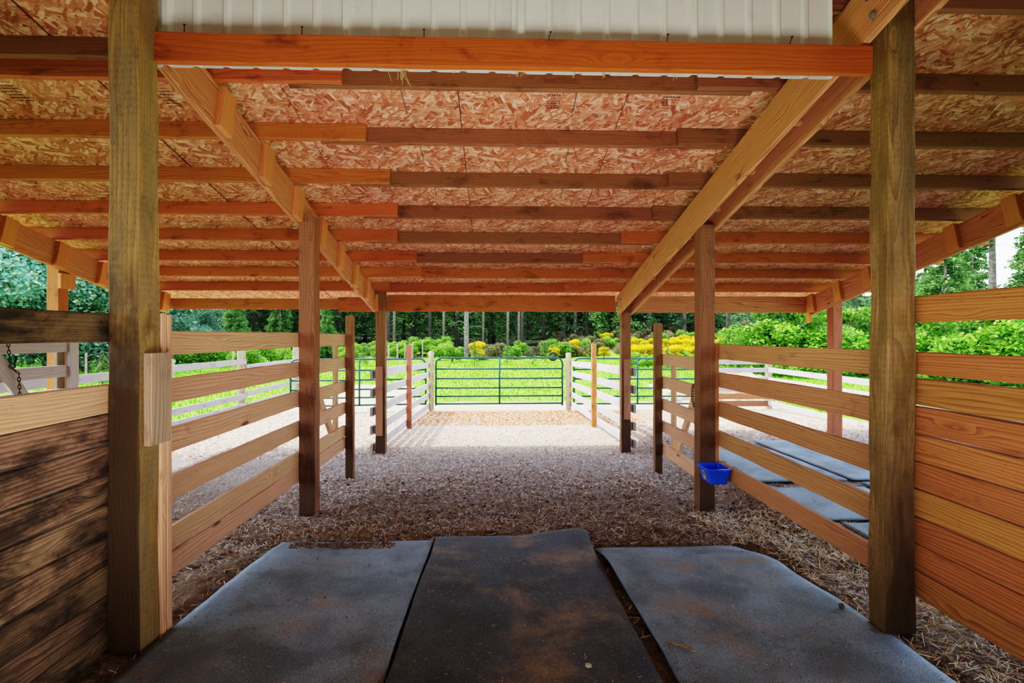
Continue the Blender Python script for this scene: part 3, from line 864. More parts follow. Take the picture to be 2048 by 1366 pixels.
stall_mat(.755, 1.895, 1.80, 3.66, M_mat_b, 'grey blue rubber stall mat on the right, far edge curling down', mz_r, 3, .018)
gg = lambda X, Y, u, v: g(X, Y)+.035+und(X, Y, 2)*.5
stall_mat(2.60, 3.60, 5.02, 6.35, M_mat_b, 'rubber mat in the right bay, next to the fence and farthest from the camera', gg, 4, .03)
stall_mat(3.66, 4.72, 5.06, 6.95, M_mat_b, 'large rubber mat in the right bay beside the outer right post', gg, 5, .01)
stall_mat(2.66, 3.60, 3.95, 4.78, M_mat_b, 'rubber mat in the right bay seen between the two lowest fence boards', gg, 6, .0)
stall_mat(2.74, 3.62, 2.70, 3.86, M_mat_b, 'rubber mat in the right bay nearest the near right post', gg, 7, .02)
stall_mat(3.68, 4.75, 3.60, 4.92, M_mat_b, 'rubber mat in the right bay behind the near right post, outermost', gg, 8, -.02)

# ------------------------------------------------------------------ feeder
fd = thing('feed_bucket', (1.97, 4.45, .15), 'blue plastic hook-over feeder on the lowest right fence board', 'bucket')
bm = bmesh.new()
def ringf(x0, x1, y0, y1, z, r=.015, n=3):
    pts = []
    for cx, cy, a0 in ((x1-r, y1-r, 0), (x0+r, y1-r, PI/2), (x0+r, y0+r, PI), (x1-r, y0+r, 1.5*PI)):
        for k in range(n+1):
            a = a0+PI/2*k/n; pts.append((cx+r*math.cos(a), cy+r*math.sin(a), z))
    return [bm.verts.new(p) for p in pts]
X0, X1, Y0, Y1 = 1.86, 2.06, 4.31, 4.545
rs = [ringf(X0+.03, X1-.02, Y0+.02, Y1-.02, .145), ringf(X0, X1, Y0, Y1, .270), ringf(X0-.010, X1+.006, Y0-.010, Y1+.008, .270, .02), ringf(X0-.010, X1+.006, Y0-.010, Y1+.008, .283, .02),
      ringf(X0+.004, X1-.004, Y0+.004, Y1-.004, .283), ringf(X0+.034, X1-.024, Y0+.024, Y1-.024, .150)]
for a, b in zip(rs, rs[1:]):
    for k in range(len(a)): bm.faces.new((a[k], a[(k+1)%len(a)], b[(k+1)%len(a)], b[k]))
bm.faces.new(list(reversed(rs[0]))); bm.faces.new(rs[-1])
bmesh.ops.recalc_face_normals(bm, faces=bm.faces)
mobj('tub', bm, M_blue, fd)
for y in (4.325, 4.53):
    bm = bmesh.new(); tube_bm(bm, [(2.055,y,.278),(2.10,y,.300),(2.125,y,.298),(2.128,y,.25)], .007, 8)
    mobj('hook', bm, M_zinc, fd)
bm = bmesh.new(); tube_bm(bm, [(2.062,4.30,.282),(2.062,4.555,.282)], .006, 8); mobj('hook_bar', bm, M_zinc, fd)
# badge: horseshoe outline with a small foot plate on the outward face
bm = bmesh.new()
def side_pt(u, w):   # u along y, w height on the sloping left wall
    t = (w-.145)/.125; return Vector((X0+.03*(1-t)-.002, 4.435+u, w))
outer = []; inner = []
for k in range(17):
    a = -.6+(PI+1.2)*k/16
    outer.append(bm.verts.new(side_pt(-math.cos(a)*.040, .212+math.sin(a)*.036)))
bm.faces.new(outer)
vs = [bm.verts.new(side_pt(u, w)) for u, w in ((-.03,.165),(.03,.165),(.026,.19),(-.026,.19))]; bm.faces.new(vs)
mobj('badge', bm, M_badge, fd)
bm = bmesh.new(); pts = []
for k in range(13):
    a = -.5+(PI+1.0)*k/12; pts.append(side_pt(-math.cos(a)*.026, .212+math.sin(a)*.024)+Vector((-.001,0,0)))
tube_bm(bm, pts, .003, 5)
for du in (-.008, 0, .008): tube_bm(bm, [side_pt(du, .20)+Vector((-.001,0,0)), side_pt(du*1.3, .226)+Vector((-.001,0,0))], .0018, 4)
mobj('badge_print', bm, M_badge2, fd)

# ------------------------------------------------------------------ loose litter
def scatter(n, fx, fy, cond, lo, hi, wlo, whi, palette, weights, lift=.006, tilt=.35, zf=None, diam=False):
    P = np.empty((n, 3)); k = 0
    while k < n:
        x, y = fx(), fy()
        if cond(x, y):
            P[k] = (x, y, (zf or (lambda a, b: g(a, b)+(bumps(a, b) if b < 14 else 0)))(x, y)+lift*rnd.random()+.002); k += 1
    ang = NR.uniform(0, 2*PI, n); L = NR.uniform(lo, hi, n)/2; Wd = NR.uniform(wlo, whi, n)/2
    tl = NR.normal(0, tilt, n); t2 = NR.normal(0, tilt, n)
    ax = np.stack([np.cos(ang)*np.cos(tl), np.sin(ang)*np.cos(tl), np.sin(tl)], -1)*L[:, None]
    ay = np.stack([-np.sin(ang)*np.cos(t2), np.cos(ang)*np.cos(t2), np.sin(t2)], -1)*Wd[:, None]
    P[:, 2] += np.abs(np.sin(tl))*L*.5
    pal = np.array([lin(*c)[:3] for c in palette]); idx = NR.choice(len(palette), n, p=np.array(weights)/sum(weights))
    col = pal[idx]*NR.uniform(.75, 1.2, (n, 1))
    return P, ax, ay, col
def cat(ls): return [np.concatenate([l[i] for l in ls]) for i in range(4)]
U = rnd.uniform
nomat = lambda x, y: not inmat(x, y, .015)
straw = cat([
    scatter(26000, lambda: U(-2.6, 2.9), lambda: 3.6+4.4*rnd.random()**1.0, nomat, .015, .055, .0018, .0045, [(236,232,230),(200,190,178),(150,124,100),(236,224,196),(176,172,172)], [3,3,3,2,2]),
    scatter(5000, lambda: U(-2.6, 2.9), lambda: U(2.0, 4.4), nomat, .015, .07, .0018, .0035, [(214,190,140),(186,150,104),(120,84,58),(222,212,196)], [3,3,3,1]),
    scatter(6000, lambda: U(1.75, 2.9), lambda: U(1.9, 4.5), nomat, .02, .09, .002, .004, [(232,208,160),(206,172,118),(150,110,72),(232,226,214)], [4,3,2,2], .012),
    scatter(9000, lambda: U(2.2, 6.5), lambda: U(2.2, 9), nomat, .02, .06, .003, .006, [(206,190,170),(160,130,104),(110,84,66)], [3,3,2]),
    scatter(9000, lambda: U(-6.2, -1.8), lambda: U(3.2, 9), nomat, .02, .06, .003, .006, [(206,196,184),(160,140,120),(110,90,76)], [3,3,2])])
tag(quads('straw_litter', *straw, M_chip), 'loose straw and fine litter over the dirt floor of the barn', 'straw', kind='stuff')
chips = cat([
    scatter(15000, lambda: U(-2.6, 2.9), lambda: U(5.2, 12.6), nomat, .018, .05, .007, .016, [(226,212,192),(190,160,130),(150,112,82),(214,200,190)], [3,3,2,3], .01, .3),
    scatter(9000, lambda: U(-1.75, 3.2), lambda: U(10.4, 13.1), nomat, .025, .06, .01, .02, [(224,160,104),(196,118,66),(232,190,144),(150,84,48)], [3,3,2,2], .014, .35),
    scatter(7000, lambda: U(2.3, 7.2), lambda: U(7, 13.2), nomat, .025, .06, .01, .02, [(214,180,150),(170,120,90),(224,206,186)], [3,3,2], .01, .3),
    scatter(7000, lambda: U(-6.3, -1.9), lambda: U(7, 13.2), nomat, .025, .06, .01, .02, [(214,190,166),(180,140,110),(224,210,196)], [3,3,2], .01, .3),
    scatter(5200, lambda: U(-2.4, 2.6), lambda: 3.7+4.2*rnd.random()**1.5, nomat, .012, .035, .004, .011, [(112,80,62),(146,110,86),(84,60,48),(176,146,120)], [3,3,2,2], .012, .4)])
tag(quads('wood_chips', *chips, M_chip), 'wood chips spread over the yard between the barn and the gate', 'wood chips', kind='stuff')
# clods of trampled litter
def clods(name, n, fx, fy, cond, rlo, rhi, palette, label, zf=None):
    V = []; F = []; K = []
    for q in range(n):
        while True:
            x, y = fx(), fy()
            if cond(x, y): break
        z = (zf or (lambda a, b: g(a, b)+bumps(a, b)))(x, y); r = rnd.uniform(rlo, rhi)*(1 if rnd.random() < .85 else 1.7)
        col = lin(*rnd.choice(palette)); b0 = len(V); s = rnd.uniform(.8, 1.2)
        top = [(0,0,.75)]+[(math.cos(a)*.6, math.sin(a)*.6, .5) for a in (0,1.26,2.5,3.8,5)]+[(math.cos(a), math.sin(a), -.15) for a in (.5,1.8,3.1,4.3,5.6)]
        for p in top:
            j = [rnd.uniform(.7, 1.3) for _ in range(3)]
            V.append((x+p[0]*r*j[0], y+p[1]*r*j[1], z+p[2]*r*.8*j[2])); K.append(tuple(c*s for c in col[:3])+(1,))
        for i in range(5):
            F.append((b0, b0+1+i, b0+1+(i+1)%5)); F.append((b0+1+i, b0+6+i, b0+1+(i+1)%5)); F.append((b0+1+(i+1)%5, b0+6+i, b0+6+(i+1)%5))
    me = bpy.data.meshes.new(name); me.from_pydata(V, [], F)
    ca = me.color_attributes.new('Col', 'FLOAT_COLOR', 'POINT'); ca.data.foreach_set('color', np.array(K, np.float32).reshape(-1))
    me.materials.append(M_chip); o = link(bpy.data.objects.new(name, me)); tag(o, label, 'dirt', kind='stuff'); return o
clods('dirt_clods', 3200, lambda: U(-2.3, 2.6), lambda: 3.1+2.9*rnd.random()**1.3, nomat, .004, .016, [(84,54,38),(104,68,46),(64,42,32),(122,84,60)], 'crumbs and clods of trampled brown dirt beyond the mats')
def matz(x, y):
    for i, (a, b, c, d) in enumerate(MATS):
        if a < x < b and c < y < d:
            return (mz_l, mz_m, mz_r)[i](x, y, (x-a)/(b-a), (y-c)/(d-c))
    return g(x, y)
inm = lambda x, y: inmat(x, y, -.03)
cr = scatter(1500, lambda: U(-1.6, 1.9), lambda: U(1.9, 3.8), inm, .006, .022, .001, .003, [(150,116,84),(110,80,58),(206,190,160)], [3,3,2], .002, .15, matz)
tag(quads('mat_litter', *cr, M_chip), 'fine straw crumbs lying on the rubber mats', 'straw', kind='stuff')
clods('mat_crumbs', 260, lambda: -1.55+3.4*rnd.random()**1.5, lambda: U(1.95, 3.78), inm, .002, .0055, [(120,86,60),(96,66,46),(150,118,90)], 'small brown crumbs on the rubber mats', lambda x, y: matz(x, y)+.001)
clods('spilled_dirt', 420, lambda: U(-1.5, -.75), lambda: 3.62+.17*rnd.random(), inm, .004, .010, [(112,82,56),(96,70,48)], 'dirt kicked onto the far edge of the left mat', lambda x, y: matz(x, y)+.001)
# stick and stone on the mats
pts = [(.80,2.32,.028),(.83,2.29,.034),(.865,2.275,.031),(.885,2.25,.034),(.905,2.235,.03)]
tag(tube('twig', [(x, y, matz(x, y)+.006) for x, y, _ in pts], [.003,.004,.005,.0065,.004], M_twig, None, 6), 'short pale twig lying on the right rubber mat', 'twig')
bm = bmesh.new(); bmesh.ops.create_icosphere(bm, subdivisions=1, radius=.014)
for v in bm.verts: v.co = Vector((v.co.x*1.1, v.co.y, v.co.z*.7))*rnd.uniform(.85, 1.15)
tag(mobj('pebble', bm, M_rock, None, Matrix.Translation((.40, 2.14, matz(.40, 2.14)+.009))), 'small tan pebble on the dark middle mat', 'stone')
bm = bmesh.new(); bmesh.ops.create_icosphere(bm, subdivisions=2, radius=.016)
for v in bm.verts: v.co *= rnd.uniform(.9, 1.1)
tag(mobj('dirt_clod', bm, plain('clod', lin(96,76,58), .95), None, Matrix.Translation((1.84, 2.60, matz(1.84, 2.60)+.012))), 'round brown clod at the edge of the right mat by the near right post', 'dirt')

# ------------------------------------------------------------------ vegetation
def leafmesh(name, pts, nrm, lo, hi, asp, pal, wts, mat=M_leaf, droop=0, shade=None):
    n = len(pts)
    d = NR.normal(0, 1, (n, 3)); d[:, 2] = d[:, 2]*.5-droop
    d /= np.linalg.norm(d, axis=1)[:, None]
    e = np.cross(d, NR.normal(0, 1, (n, 3))+nrm); e /= np.linalg.norm(e, axis=1)[:, None]+1e-6
    L = NR.uniform(lo, hi, (n, 1))/2
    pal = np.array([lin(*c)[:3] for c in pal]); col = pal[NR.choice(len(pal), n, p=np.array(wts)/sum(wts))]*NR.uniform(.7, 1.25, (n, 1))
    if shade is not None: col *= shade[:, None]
    me = quads(name, np.asarray(pts, np.float32), (d*L).astype(np.float32), (e*L*asp).astype(np.float32), col.astype(np.float32), mat, None, True)
    return me
def conifer_proto(h, r, z0, nb, pal, seed, leaf=.2, bark=M_bark, per=46, trunk_r=None):
    rs = np.random.default_rng(seed); P = []; S = []
    for b in range(nb):
        t = (b+.5)/nb; z = z0+(h-z0)*t**.9
        R = r*(1-t)**.75*rs.uniform(.6, 1.1); a = rs.uniform(0, 2*PI)
        m = int(per*(R/r)+6)
        u = rs.uniform(.12, 1, m)**.8
        w = rs.normal(0, .13, m)*R*(1-u*.3)
        zz = z-u*R*.35+rs.normal(0, .06, m)*R+.1*R*u*u
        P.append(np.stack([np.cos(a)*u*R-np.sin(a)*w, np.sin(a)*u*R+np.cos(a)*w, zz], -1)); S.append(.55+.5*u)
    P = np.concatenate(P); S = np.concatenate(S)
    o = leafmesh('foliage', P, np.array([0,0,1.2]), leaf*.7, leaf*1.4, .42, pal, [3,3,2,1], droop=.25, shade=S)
    bm = bmesh.new(); tr = trunk_r or h*.014
    tube_bm(bm, [(0,0,-.3),(0,0,h*.3),(0.02,0,h*.6),(0,0,h)], [tr*1.15, tr*.9, tr*.55, .01], 8)
    for b in range(26):        # dead lower twigs
        z = rs.uniform(.8, max(1.2, z0+1.5)); a = rs.uniform(0, 2*PI); L = rs.uniform(.5, 1.3)
        tube_bm(bm, [(0,0,z), (math.cos(a)*L, math.sin(a)*L, z-L*.25)], [.014,.004], 3, False)
    t = mobj('trunk', bm, bark, None, None, True)
    return o, t
def broad_proto(h, r, n, pal, seed, leaf=.13, stems=3, flat=1.0, bark=M_bark_d, low=0.15, wts=(3,3,2,1)):
    rs = np.random.default_rng(seed); P = []; S = []
    k = max(5, int(r*7))
    for b in range(k):
        a = rs.uniform(0, 2*PI); q = rs.uniform(0, .72)*r; cz = rs.uniform(low, .82)*h; cr = rs.uniform(.28, .5)*r*(1.1-.5*cz/h)
        m = n//k
        d = rs.normal(0, 1, (m, 3)); d /= np.linalg.norm(d, axis=1)[:, None]
        rad = rs.uniform(.6, 1.08, (m, 1))
        c = np.array([math.cos(a)*q*(1.1-.5*cz/h), math.sin(a)*q*(1.1-.5*cz/h), cz])
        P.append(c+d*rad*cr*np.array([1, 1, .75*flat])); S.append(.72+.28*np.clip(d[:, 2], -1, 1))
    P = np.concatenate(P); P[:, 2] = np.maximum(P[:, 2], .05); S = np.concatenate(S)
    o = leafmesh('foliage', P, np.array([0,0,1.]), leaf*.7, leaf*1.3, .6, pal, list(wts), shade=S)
    bm = bmesh.new()
    for b in range(stems):
        a = 2*PI*b/stems+rs.uniform(0, 1); L = h*.75; sp = r*.35
        tube_bm(bm, [(0,0,-.2),(math.cos(a)*sp*.3, math.sin(a)*sp*.3, L*.4),(math.cos(a)*sp, math.sin(a)*sp, L)], [.03*h/2, .02*h/2, .004], 5, False)
    return o, mobj('stem', bm, bark, None, None, True)
def plant(proto, name, x, y, label, cat_, group, s=1, rot=None, sz=None, z=None):
    root = thing(name, (x, y, g(x, y) if z is None else z), label, cat_, group)
    rot = rnd.uniform(0, 2*PI) if rot is None else rot
    root.rotation_mode = 'XYZ'; root.rotation_euler = (0, 0, rot); root.scale = (s, s, sz or s)
    for src in proto:
        c = src.copy(); C.objects.link(c); c.parent = root; c.matrix_basis = Matrix.Identity(4)
    return root
DARKG = [(40,66,40),(56,84,48),(70,100,58),(94,122,66)]
TEAL_ = [(110,168,150),(150,200,176),(190,222,186),(222,236,200)]
LITE = [(120,176,60),(150,200,70),(176,214,88),(96,150,52)]
MAPL = [(92,150,44),(126,182,56),(160,206,72),(70,124,40)]
YEL = [(255,224,20),(255,210,8),(255,236,70),(190,200,60)]
BRN = [(150,128,100),(122,130,72),(110,92,74),(146,166,86)]
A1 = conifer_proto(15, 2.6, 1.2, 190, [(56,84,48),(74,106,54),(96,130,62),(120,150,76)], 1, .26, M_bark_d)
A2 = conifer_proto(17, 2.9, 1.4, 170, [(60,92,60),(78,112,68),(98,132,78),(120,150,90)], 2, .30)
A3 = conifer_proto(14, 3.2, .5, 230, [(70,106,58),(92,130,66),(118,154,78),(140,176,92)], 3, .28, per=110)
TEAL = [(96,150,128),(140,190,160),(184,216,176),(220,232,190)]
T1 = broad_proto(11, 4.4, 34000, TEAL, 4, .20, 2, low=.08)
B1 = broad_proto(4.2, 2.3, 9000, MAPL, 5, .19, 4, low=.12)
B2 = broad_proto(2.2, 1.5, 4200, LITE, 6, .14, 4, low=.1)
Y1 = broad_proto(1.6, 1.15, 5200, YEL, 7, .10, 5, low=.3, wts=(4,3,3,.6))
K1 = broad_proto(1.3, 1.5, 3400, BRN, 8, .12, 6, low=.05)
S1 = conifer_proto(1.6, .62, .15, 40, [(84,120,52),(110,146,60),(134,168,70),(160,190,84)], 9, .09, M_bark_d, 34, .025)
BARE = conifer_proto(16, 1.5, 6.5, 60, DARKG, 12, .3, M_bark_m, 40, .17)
protos = [A1, A2, A3, T1, B1, B2, Y1, K1, S1, BARE]
G = 'conifers of the forest edge'
def ray(pxx, d): # direction for a picture column, used to set out planting
    a = (pxx-1024)/1000
    return d*(a*.99946+.033), d*(.99946-a*.033)
# forest belt
lab = 'tall dark conifer in the dense forest behind the field'
rows = []
for row, (Yb, st) in enumerate(((47, 3.2), (51, 2.8), (55.5, 3.0), (61, 3.4))):
    x = -46+row*.9
    while x < 34:
        if x < 25:
            rows.append((x+rnd.uniform(-.8, .8), Yb+rnd.uniform(-1.5, 1.5), row))
        x += st*rnd.uniform(.8, 1.25)
for x, y, row in rows:
    if row == 0 and -14 < x < 14: pr = BARE if rnd.random() < .6 else A1
    else: pr = rnd.choice([A1, A1, BARE, A2])
    if x > 8: pr = rnd.choice([A2, A3])
    if x > 24: continue
    plant(pr, 'conifer_tree', x, y, lab, 'tree', G, rnd.uniform(.8, 1.15))
# pale foliage on the left side
for (px_, d, sc) in ((-60,24,1.0),(20,27,1.05),(95,30,1.1),(170,28,1.0),(235,33,1.1),(300,36,1.0),(-140,22,1.0),(60,36,1.2)):
    x, y = ray(px_, d)
    plant(T1, 'leafy_tree', x, y, 'pale bluish green leafy tree beyond the left side of the barn', 'tree', 'leafy trees on the left', sc)
for (px_, d, sc) in ((355,36,.8),(410,40,.85),(470,38,.75),(560,41,.8),(650,42,.7)):
    x, y = ray(px_, d)
    plant(A3 if d % 4 else T1, 'leafy_tree', x, y, 'light green understorey tree at the forest edge left of the gate', 'tree', 'understorey trees at the forest edge', sc*.6)
# right side trees
for (px_, d, pr, sc, nm, lb) in ((1985,27,BARE,1.05,'conifer_tree','tall conifer with a bare trunk standing out against the sky at the far right'),
        (1890,31,A3,.75,'conifer_tree','bushy conifer just right of the near right post'),
        (1945,33,A3,.72,'conifer_tree','bushy conifer between the near right post and the bare-trunked conifer'),
        (2060,30,A3,.70,'conifer_tree','bushy conifer at the right edge of the view'),
        (1850,36,A3,.8,'conifer_tree','dense conifer close against the near right post, farther back'),
        (1920,38,A3,.85,'conifer_tree','dense conifer rising behind the two bushy ones on the right'),
        (1805,40,A3,.8,'conifer_tree','conifer hidden mostly by the near right post'),
        (2040,37,A3,.55,'conifer_tree','low conifer far behind the bare-trunked one at the right edge'),
        (1712,42,A2,.55,'conifer_tree','slender conifer seen between the outer right post and the near right post'),
        (1640,50,A3,.5,'conifer_tree','conifer top behind the big bright green bush on the right'),
        (1410,60,A2,.7,'conifer_tree','conifer behind the yellow broom left of the sky gap'),
        (1120,58,A3,.8,'conifer_tree','sunlit conifer right of the middle of the forest'),
        (1170,56,A3,.85,'conifer_tree','sunlit conifer behind the yellow broom, left of the far right barn post'),
        (1290,58,A3,.85,'conifer_tree','sunlit conifer just right of the far right barn post'),
        (1350,60,A3,.8,'conifer_tree','sunlit conifer left of the middle right post')):
    x, y = ray(px_, d); plant(pr, nm, x, y, lb, 'tree', None, sc)
for (px_, d, sc, lb) in ((1535,27,.78,'bright green maple bush behind the right paddock fence, left one'),(1625,25,.72,'bright green bush left of the outer right post'),
        (1725,26,.68,'bright green bush between the outer right post and the near right post'),(1880,22,.62,'bright green bush low behind the right wall, beside the near right post'),
        (1960,21,.62,'bright green bush low behind the right wall, in its middle'),(2045,20,.66,'bright green bush low behind the right wall, at the picture edge')):
    x, y = ray(px_, d); plant(B1, 'green_bush', x, y, lb, 'bush', None, sc*1.45)
# snag and the big foreground trunk
bm = bmesh.new(); tube_bm(bm, [(0,0,-.3),(.02,0,2),(0,0,4.6)], [.13,.11,.06], 8)
for k in range(14):
    a = k*2.4; z = 1.2+k*.23; tube_bm(bm, [(0,0,z),(math.cos(a)*.45,math.sin(a)*.45,z+.05)], [.02,.006], 4)
x, y = ray(1455, 30); o = mobj('dead_tree', bm, M_bark_d, None, Matrix.Translation((x, y, g(x, y)))); tag(o, 'dead bare snag standing in the yellow broom right of the middle right post', 'tree')
bm = bmesh.new(); tube_bm(bm, [(0,0,-.4),(0,0,5),(.1,0,11)], [.22,.17,.1], 12)
for k in range(12):
    a = k*2.4; z = 2.6+k*.4; tube_bm(bm, [(0,0,z),(math.cos(a)*.9,math.sin(a)*.5,z+.2),(math.cos(a)*1.7,math.sin(a)*.9,z-.1)], [.03,.02,.006], 4)
x, y = ray(933, 42); o = mobj('bare_tree', bm, M_bark, None, Matrix.Translation((x, y, g(x, y)))); tag(o, 'thick pale grey trunk in front of the dark forest above the middle gate', 'tree')
for px_, wd in ((966,.09),(887,.12),(1015,.12),(1037,.10),(788,.12),(560,.16),(490,.14),(645,.10)):
    bm = bmesh.new(); tube_bm(bm, [(0,0,-.4),(.05,0,6),(.1,0,12)], [wd*1.1, wd*.9, wd*.5], 8)
    for k in range(10): tube_bm(bm, [(0,0,2+k*.6),(math.cos(k*2.4)*.7,math.sin(k*2.4)*.7,1.9+k*.6)], [.015,.004], 3)
    x, y = ray(px_, 44.5); o = mobj('bare_tree', bm, M_bark, None, Matrix.Translation((x, y, g(x, y))), True)
    tag(o, 'slim pale bare trunk at the front edge of the forest', 'tree', 'slim pale trunks at the forest edge')
# yellow broom
BR = [(953,40,1.05,'yellow broom bush beside the thick pale trunk, brightest above the gate'),(1147,43,.9,'yellow broom bush left of the far right barn post, upper one'),
      (1108,41,.65,'small yellow broom bush right of the sapling row'),(1175,41.5,.5,'small yellow broom bush between two larger ones left of the far right barn post'),
      (1208,40,.6,'small yellow broom bush directly behind the far right barn post top board'),(1212,45,.8,'yellow broom bush on the rise behind the far right barn post')]
for px_, d, sc, lb in BR:
    x, y = ray(px_, d); plant(Y1, 'broom_bush', x, y, lb, 'bush', None, sc)
for k in range(44):
    px_ = 1262+k*5.3+rnd.uniform(-5, 5); d = rnd.uniform(34, 42)
    x, y = ray(px_, d); plant(Y1, 'broom_bush', x, y, 'yellow flowering broom in the thicket around the middle right post', 'bush', 'yellow broom thicket on the right', rnd.uniform(.6, 1.0))
for k in range(46):
    px_ = rnd.uniform(1090, 1490); d = rnd.uniform(44, 54); x, y = ray(px_, d)
    plant(K1, 'brush_bush', x, y, 'low tangled brown brush on the rise behind the broom', 'bush', 'brown brush on the rise', rnd.uniform(.5, .9))
for k in range(14):
    x, y = ray(1262+k*17, rnd.uniform(32, 35)); plant(B2, 'brush_bush', x, y, 'low green bush in front of the yellow broom', 'bush', 'green bushes before the broom', rnd.uniform(.45, .6))
# brown and green brush belt
k = 0
for px_ in range(640, 1500, 17):
    d = rnd.uniform(41.5, 44); x, y = ray(px_+rnd.uniform(-6, 6), d)
    pr = K1 if (px_ > 900 and rnd.random() < .6) else B2
    plant(pr, 'brush_bush', x, y, 'low tangled brown brush at the far edge of the field' if pr is K1 else 'low fresh green bush at the far edge of the field', 'bush', 'brown brush along the field edge' if pr is K1 else 'green bushes along the field edge', rnd.uniform(.55, .95))
for px_, d, sc in ((905,38,.8),(880,40,.8),(700,38,.8),(760,40,.8),(590,30,.8),(490,30,.9),(430,33,1.0),(540,36,1.1),(380,32,.9),(300,30,1.),(200,34,1.1),(160,32,1.0)):
    x, y = ray(px_, d); plant(B2, 'green_bush', x, y, 'leafy light green bush in front of the forest', 'bush', 'leafy bushes in front of the forest', sc)
for px_, d, sc, lb in ((949,33,1.05,'bright green conifer sapling on the lawn behind the middle gate, largest'),(1015,35,.85,'thin conifer sapling right of the largest sapling'),
        (1065,34,.8,'very thin sapling in the middle of the lawn row'),(1090,38,.95,'narrow dark sapling before the dark tyre'),(918,39,.7,'small sapling left of the thick pale trunk'),
        (1180,38,.8,'sapling behind the slim bright orange post'),(728,34,.9,'conifer sapling behind the left yard fence'),(1335,30,.9,'dark sapling between the end post and the middle right post'),
        (205,20,.9,'conifer sapling in the field left of the near left post')):
    x, y = ray(px_, d); plant(S1, 'sapling', x, y, lb, 'tree', None, sc)
bm = bmesh.new()
seg = [(math.cos(a)*.28, 0, .28+math.sin(a)*.28) for a in [2*PI*k/16 for k in range(17)]]
tube_bm(bm, seg, .10, 8, False)
x, y = ray(1106, 39); tag(mobj('tyre', bm, M_tar, None, Matrix.Translation((x, y, g(x, y)+.08)), True), 'dark old tyre standing at the field edge', 'tyre')
# compost heap and stones in the right lane
bm = bmesh.new(); bmesh.ops.create_grid(bm, x_segments=40, y_segments=30, size=1)
for v in bm.verts:
    rr2 = v.co.x**2+v.co.y**2; v.co = Vector((v.co.x*2.4, v.co.y*1.3, max(0, 1-rr2)*.85*(1+.4*noise.noise(v.co*4))+.12*noise.noise(v.co*9)-.1))
heapm = plain('brown compost', lin(140,98,74), .95, noisec=lin(206,180,128), nscale=3)
tag(mobj('compost_heap', bm, heapm, None, Matrix.Translation((8.0, 16.2, -.55)), True), 'brown compost heap behind the right paddock fence', 'heap')
for k in range(22):
    bm = bmesh.new(); bmesh.ops.create_icosphere(bm, subdivisions=2, radius=1)
    sc = rnd.uniform(.08, .2)
    for v in bm.verts: v.co = v.co*sc*(1+.25*noise.noise(v.co*1.7+Vector((k,0,0)))); v.co.z *= .7
    tag(mobj('stone', bm, M_rock, None, Matrix.Translation((5.4+rnd.uniform(0,1.9), 15.2+rnd.uniform(0,1.6), -.56))), 'pale stone in the loose pile behind the right green gate', 'stone', 'pale stones piled behind the right gate')
# far field posts with wire
for k, (px_, d) in enumerate(((172,24),(345,17),(466,26),(777,30),(795,33),(810,36),(825,40),(845,42))):
    x, y = ray(px_, d)
    roundpost(x, y, .05 if d > 20 else .06, g(x, y)-.1, g(x, y)+(1.25 if d < 30 else 1.5), W['post_gray'], 'thin grey field fence post out on the grass' if d < 28 else 'thin post of the wire fence left of the middle gate', group='field fence posts on the left grass' if d < 28 else 'wire fence posts before the forest')
# grass blades
def grassz(x, y): return g(x, y)
def gcond(x, y): return (y > 15.6 and not (4.6 < abs(x-1.5) and abs(x) < 10.5 and y < 21)) or x > 8.1 or x < -7.1
n = 42000
Pn = np.empty((n, 3)); k = 0
while k < n:
    y = 8+30*rnd.random()**1.3; x = rnd.uniform(-1.1, 1.1)*y
    if gcond(x, y): Pn[k] = (x, y, g(x, y)); k += 1
H = NR.uniform(.03, .09, n)*(1+Pn[:, 1]/40); wd = NR.uniform(.008, .016, n)*(1+Pn[:, 1]/25)
a = NR.uniform(0, PI, n); lean = NR.normal(0, .02, (n, 2))
up = np.stack([lean[:, 0], lean[:, 1], H], -1); sd = np.stack([np.cos(a)*wd, np.sin(a)*wd, np.zeros(n)], -1)
pal = np.array([lin(*c)[:3] for c in [(92,156,24),(118,178,36),(76,140,20),(146,190,60)]]); col = pal[NR.integers(0, 4, n)]*NR.uniform(.8, 1.15, (n, 1))
tag(quads('grass', (Pn+up*.5).astype(np.float32), (up*.5).astype(np.float32), sd.astype(np.float32), col.astype(np.float32), M_leaf, None, True), 'bright green lawn grass behind the gates', 'grass', kind='stuff')

# remove prototypes
for pr in protos:
    for o in pr: bpy.data.objects.remove(o)

# distant wooded hillside
s = NT('distant forest hillside')
geo = s.n('ShaderNodeNewGeometry'); P = geo.outputs['Position']
f = s.noise(s.map(P, (.9, .9, .35)), 1, 8, .8)
c = s.ramp(f, [(.35, lin(20,34,26)), (.5, lin(44,66,42)), (.62, lin(92,118,66)), (.75, lin(140,160,96))])
v = s.noise(s.map(P, (2.4, 2.4, .03)), 1, 4, .7)
c = s.mix(s.ss(v, .52, .6), c, lin(22,30,26))
s.l(c, s.b.inputs['Base Color']); s.b.inputs['Roughness'].default_value = 1; s.b.inputs['Specular IOR Level'].default_value = 0
def hz(x, y):
    top = 13 if x < 16 else 13-10.5*smooth((x-17)/6)
    if x > 30: top = 2.5+3.0*smooth((x-30)/12)
    return g(x, y)*.5+top*smooth((y-64)/5)*(1+.15*noise.noise(Vector((x*.3, y*.3, 0))))+1.0*noise.noise(Vector((x*.9, y*.2, 2)))
hill = grid_mesh('hillside', axis([(-110,100,1.0)]), axis([(62,78,1.0)]), hz, s.m)
tag(hill, kind='structure')

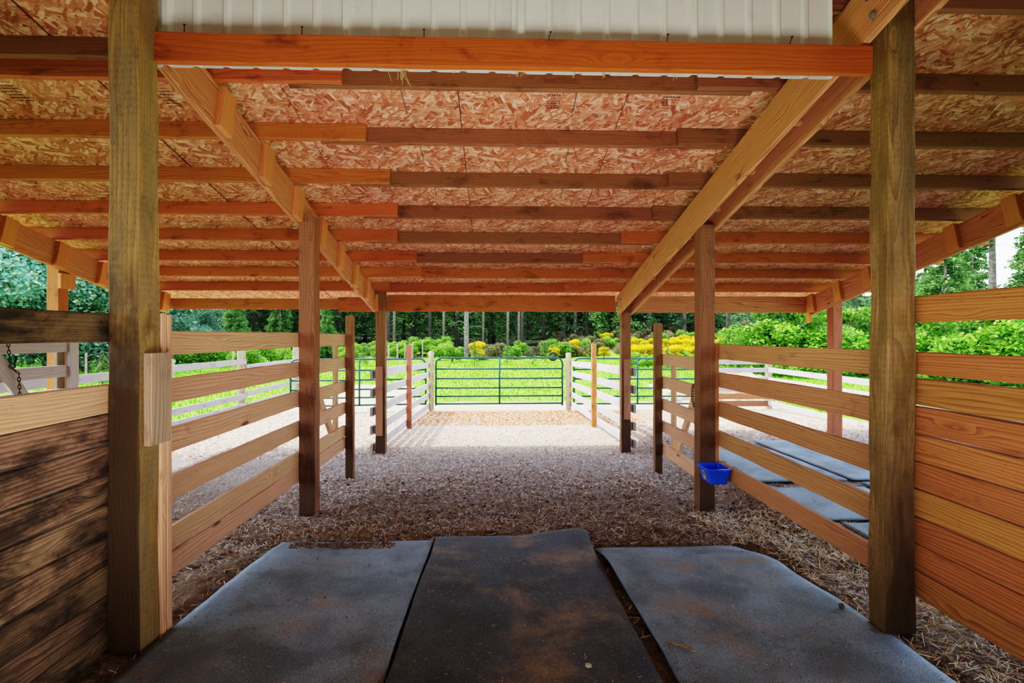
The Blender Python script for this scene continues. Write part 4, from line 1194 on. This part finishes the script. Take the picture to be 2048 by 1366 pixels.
# ------------------------------------------------------------------ light
SUN, SKY, FILL, UP, EXPO = 4.0, .9, 7, 34, .75
sun = bpy.data.lights.new('sun', 'SUN'); sun.energy = 5.2; sun.angle = .009; sun.color = (1, .95, .87)
so = bpy.data.objects.new('sun', sun); C.objects.link(so)
sun.energy = SUN
so.rotation_euler = Vector((.50, -.13, -.86)).to_track_quat('-Z', 'Y').to_euler()
w = bpy.data.worlds.new('sky'); bpy.context.scene.world = w; w.use_nodes = True
nt = w.node_tree; nt.nodes.clear()
sky = nt.nodes.new('ShaderNodeTexSky'); sky.sky_type = 'NISHITA'; sky.sun_disc = False
sky.sun_elevation = math.radians(58); sky.sun_rotation = math.radians(285); sky.air_density = 1.0; sky.dust_density = 1.5; sky.ozone_density = 1
bg = nt.nodes.new('ShaderNodeBackground'); bg.inputs[1].default_value = SKY
wo = nt.nodes.new('ShaderNodeOutputWorld')
tcw = nt.nodes.new('ShaderNodeTexCoord'); nz = nt.nodes.new('ShaderNodeTexNoise'); nz.inputs['Scale'].default_value = 3.5; nz.inputs['Detail'].default_value = 6
mp = nt.nodes.new('ShaderNodeMapping'); mp.inputs['Scale'].default_value = (1, 1, 3)
nt.links.new(tcw.outputs['Generated'], mp.inputs[0]); nt.links.new(mp.outputs[0], nz.inputs['Vector'])
rp = nt.nodes.new('ShaderNodeValToRGB'); rp.color_ramp.elements[0].position = .42; rp.color_ramp.elements[1].position = .62
nt.links.new(nz.outputs[0], rp.inputs[0])
mx = nt.nodes.new('ShaderNodeMix'); mx.data_type = 'RGBA'; mx.inputs[7].default_value = (1.9, 2.0, 2.2, 1)
nt.links.new(rp.outputs[0], mx.inputs[0]); nt.links.new(sky.outputs[0], mx.inputs[6]); nt.links.new(mx.outputs[2], bg.inputs[0]); nt.links.new(bg.outputs[0], wo.inputs[0])
def area(loc, to, size, size_y, e, col):
    l = bpy.data.lights.new('added_fill', 'AREA'); l.shape = 'RECTANGLE'; l.size = size; l.size_y = size_y; l.energy = e; l.color = col
    o = bpy.data.objects.new('added_fill', l); C.objects.link(o); o.location = loc
    o.rotation_euler = (Vector(to)-Vector(loc)).to_track_quat('-Z', 'Y').to_euler(); return o
area((.1, -1.6, 3.0), (.1, 2.5, 2.9), 3.0, 1.0, FILL, (1, .86, .68))  # unseen fill added behind the camera to brighten header and siding
area((.1, .9, .35), (.1, 4.6, 3.0), 3.2, 1.0, UP, (1, .93, .90)).data.spread = math.radians(115)  # unseen upward fill added below the view to lift the ceiling

# ------------------------------------------------------------------ camera
cam = bpy.data.cameras.new('camera'); cam.sensor_width = 36; cam.lens = 36*1000/2048
cam.shift_y = -(683-672)/2048; cam.clip_start = .05; cam.clip_end = 500
co = bpy.data.objects.new('camera', cam); C.objects.link(co)
co.location = (0, 0, 1.45); co.rotation_euler = (PI/2, 0, -math.atan(.033))
sc = bpy.context.scene
sc.camera = co
sc.view_settings.view_transform = 'Filmic'; sc.view_settings.look = 'High Contrast'; sc.view_settings.exposure = EXPO
sc.cycles.use_adaptive_sampling = True; sc.cycles.adaptive_threshold = .055; sc.cycles.adaptive_min_samples = 12
sc.cycles.max_bounces = 6; sc.cycles.diffuse_bounces = 4; sc.cycles.transparent_max_bounces = 4
sc.cycles.sample_clamp_indirect = 6; sc.cycles.caustics_reflective = False; sc.cycles.caustics_refractive = False
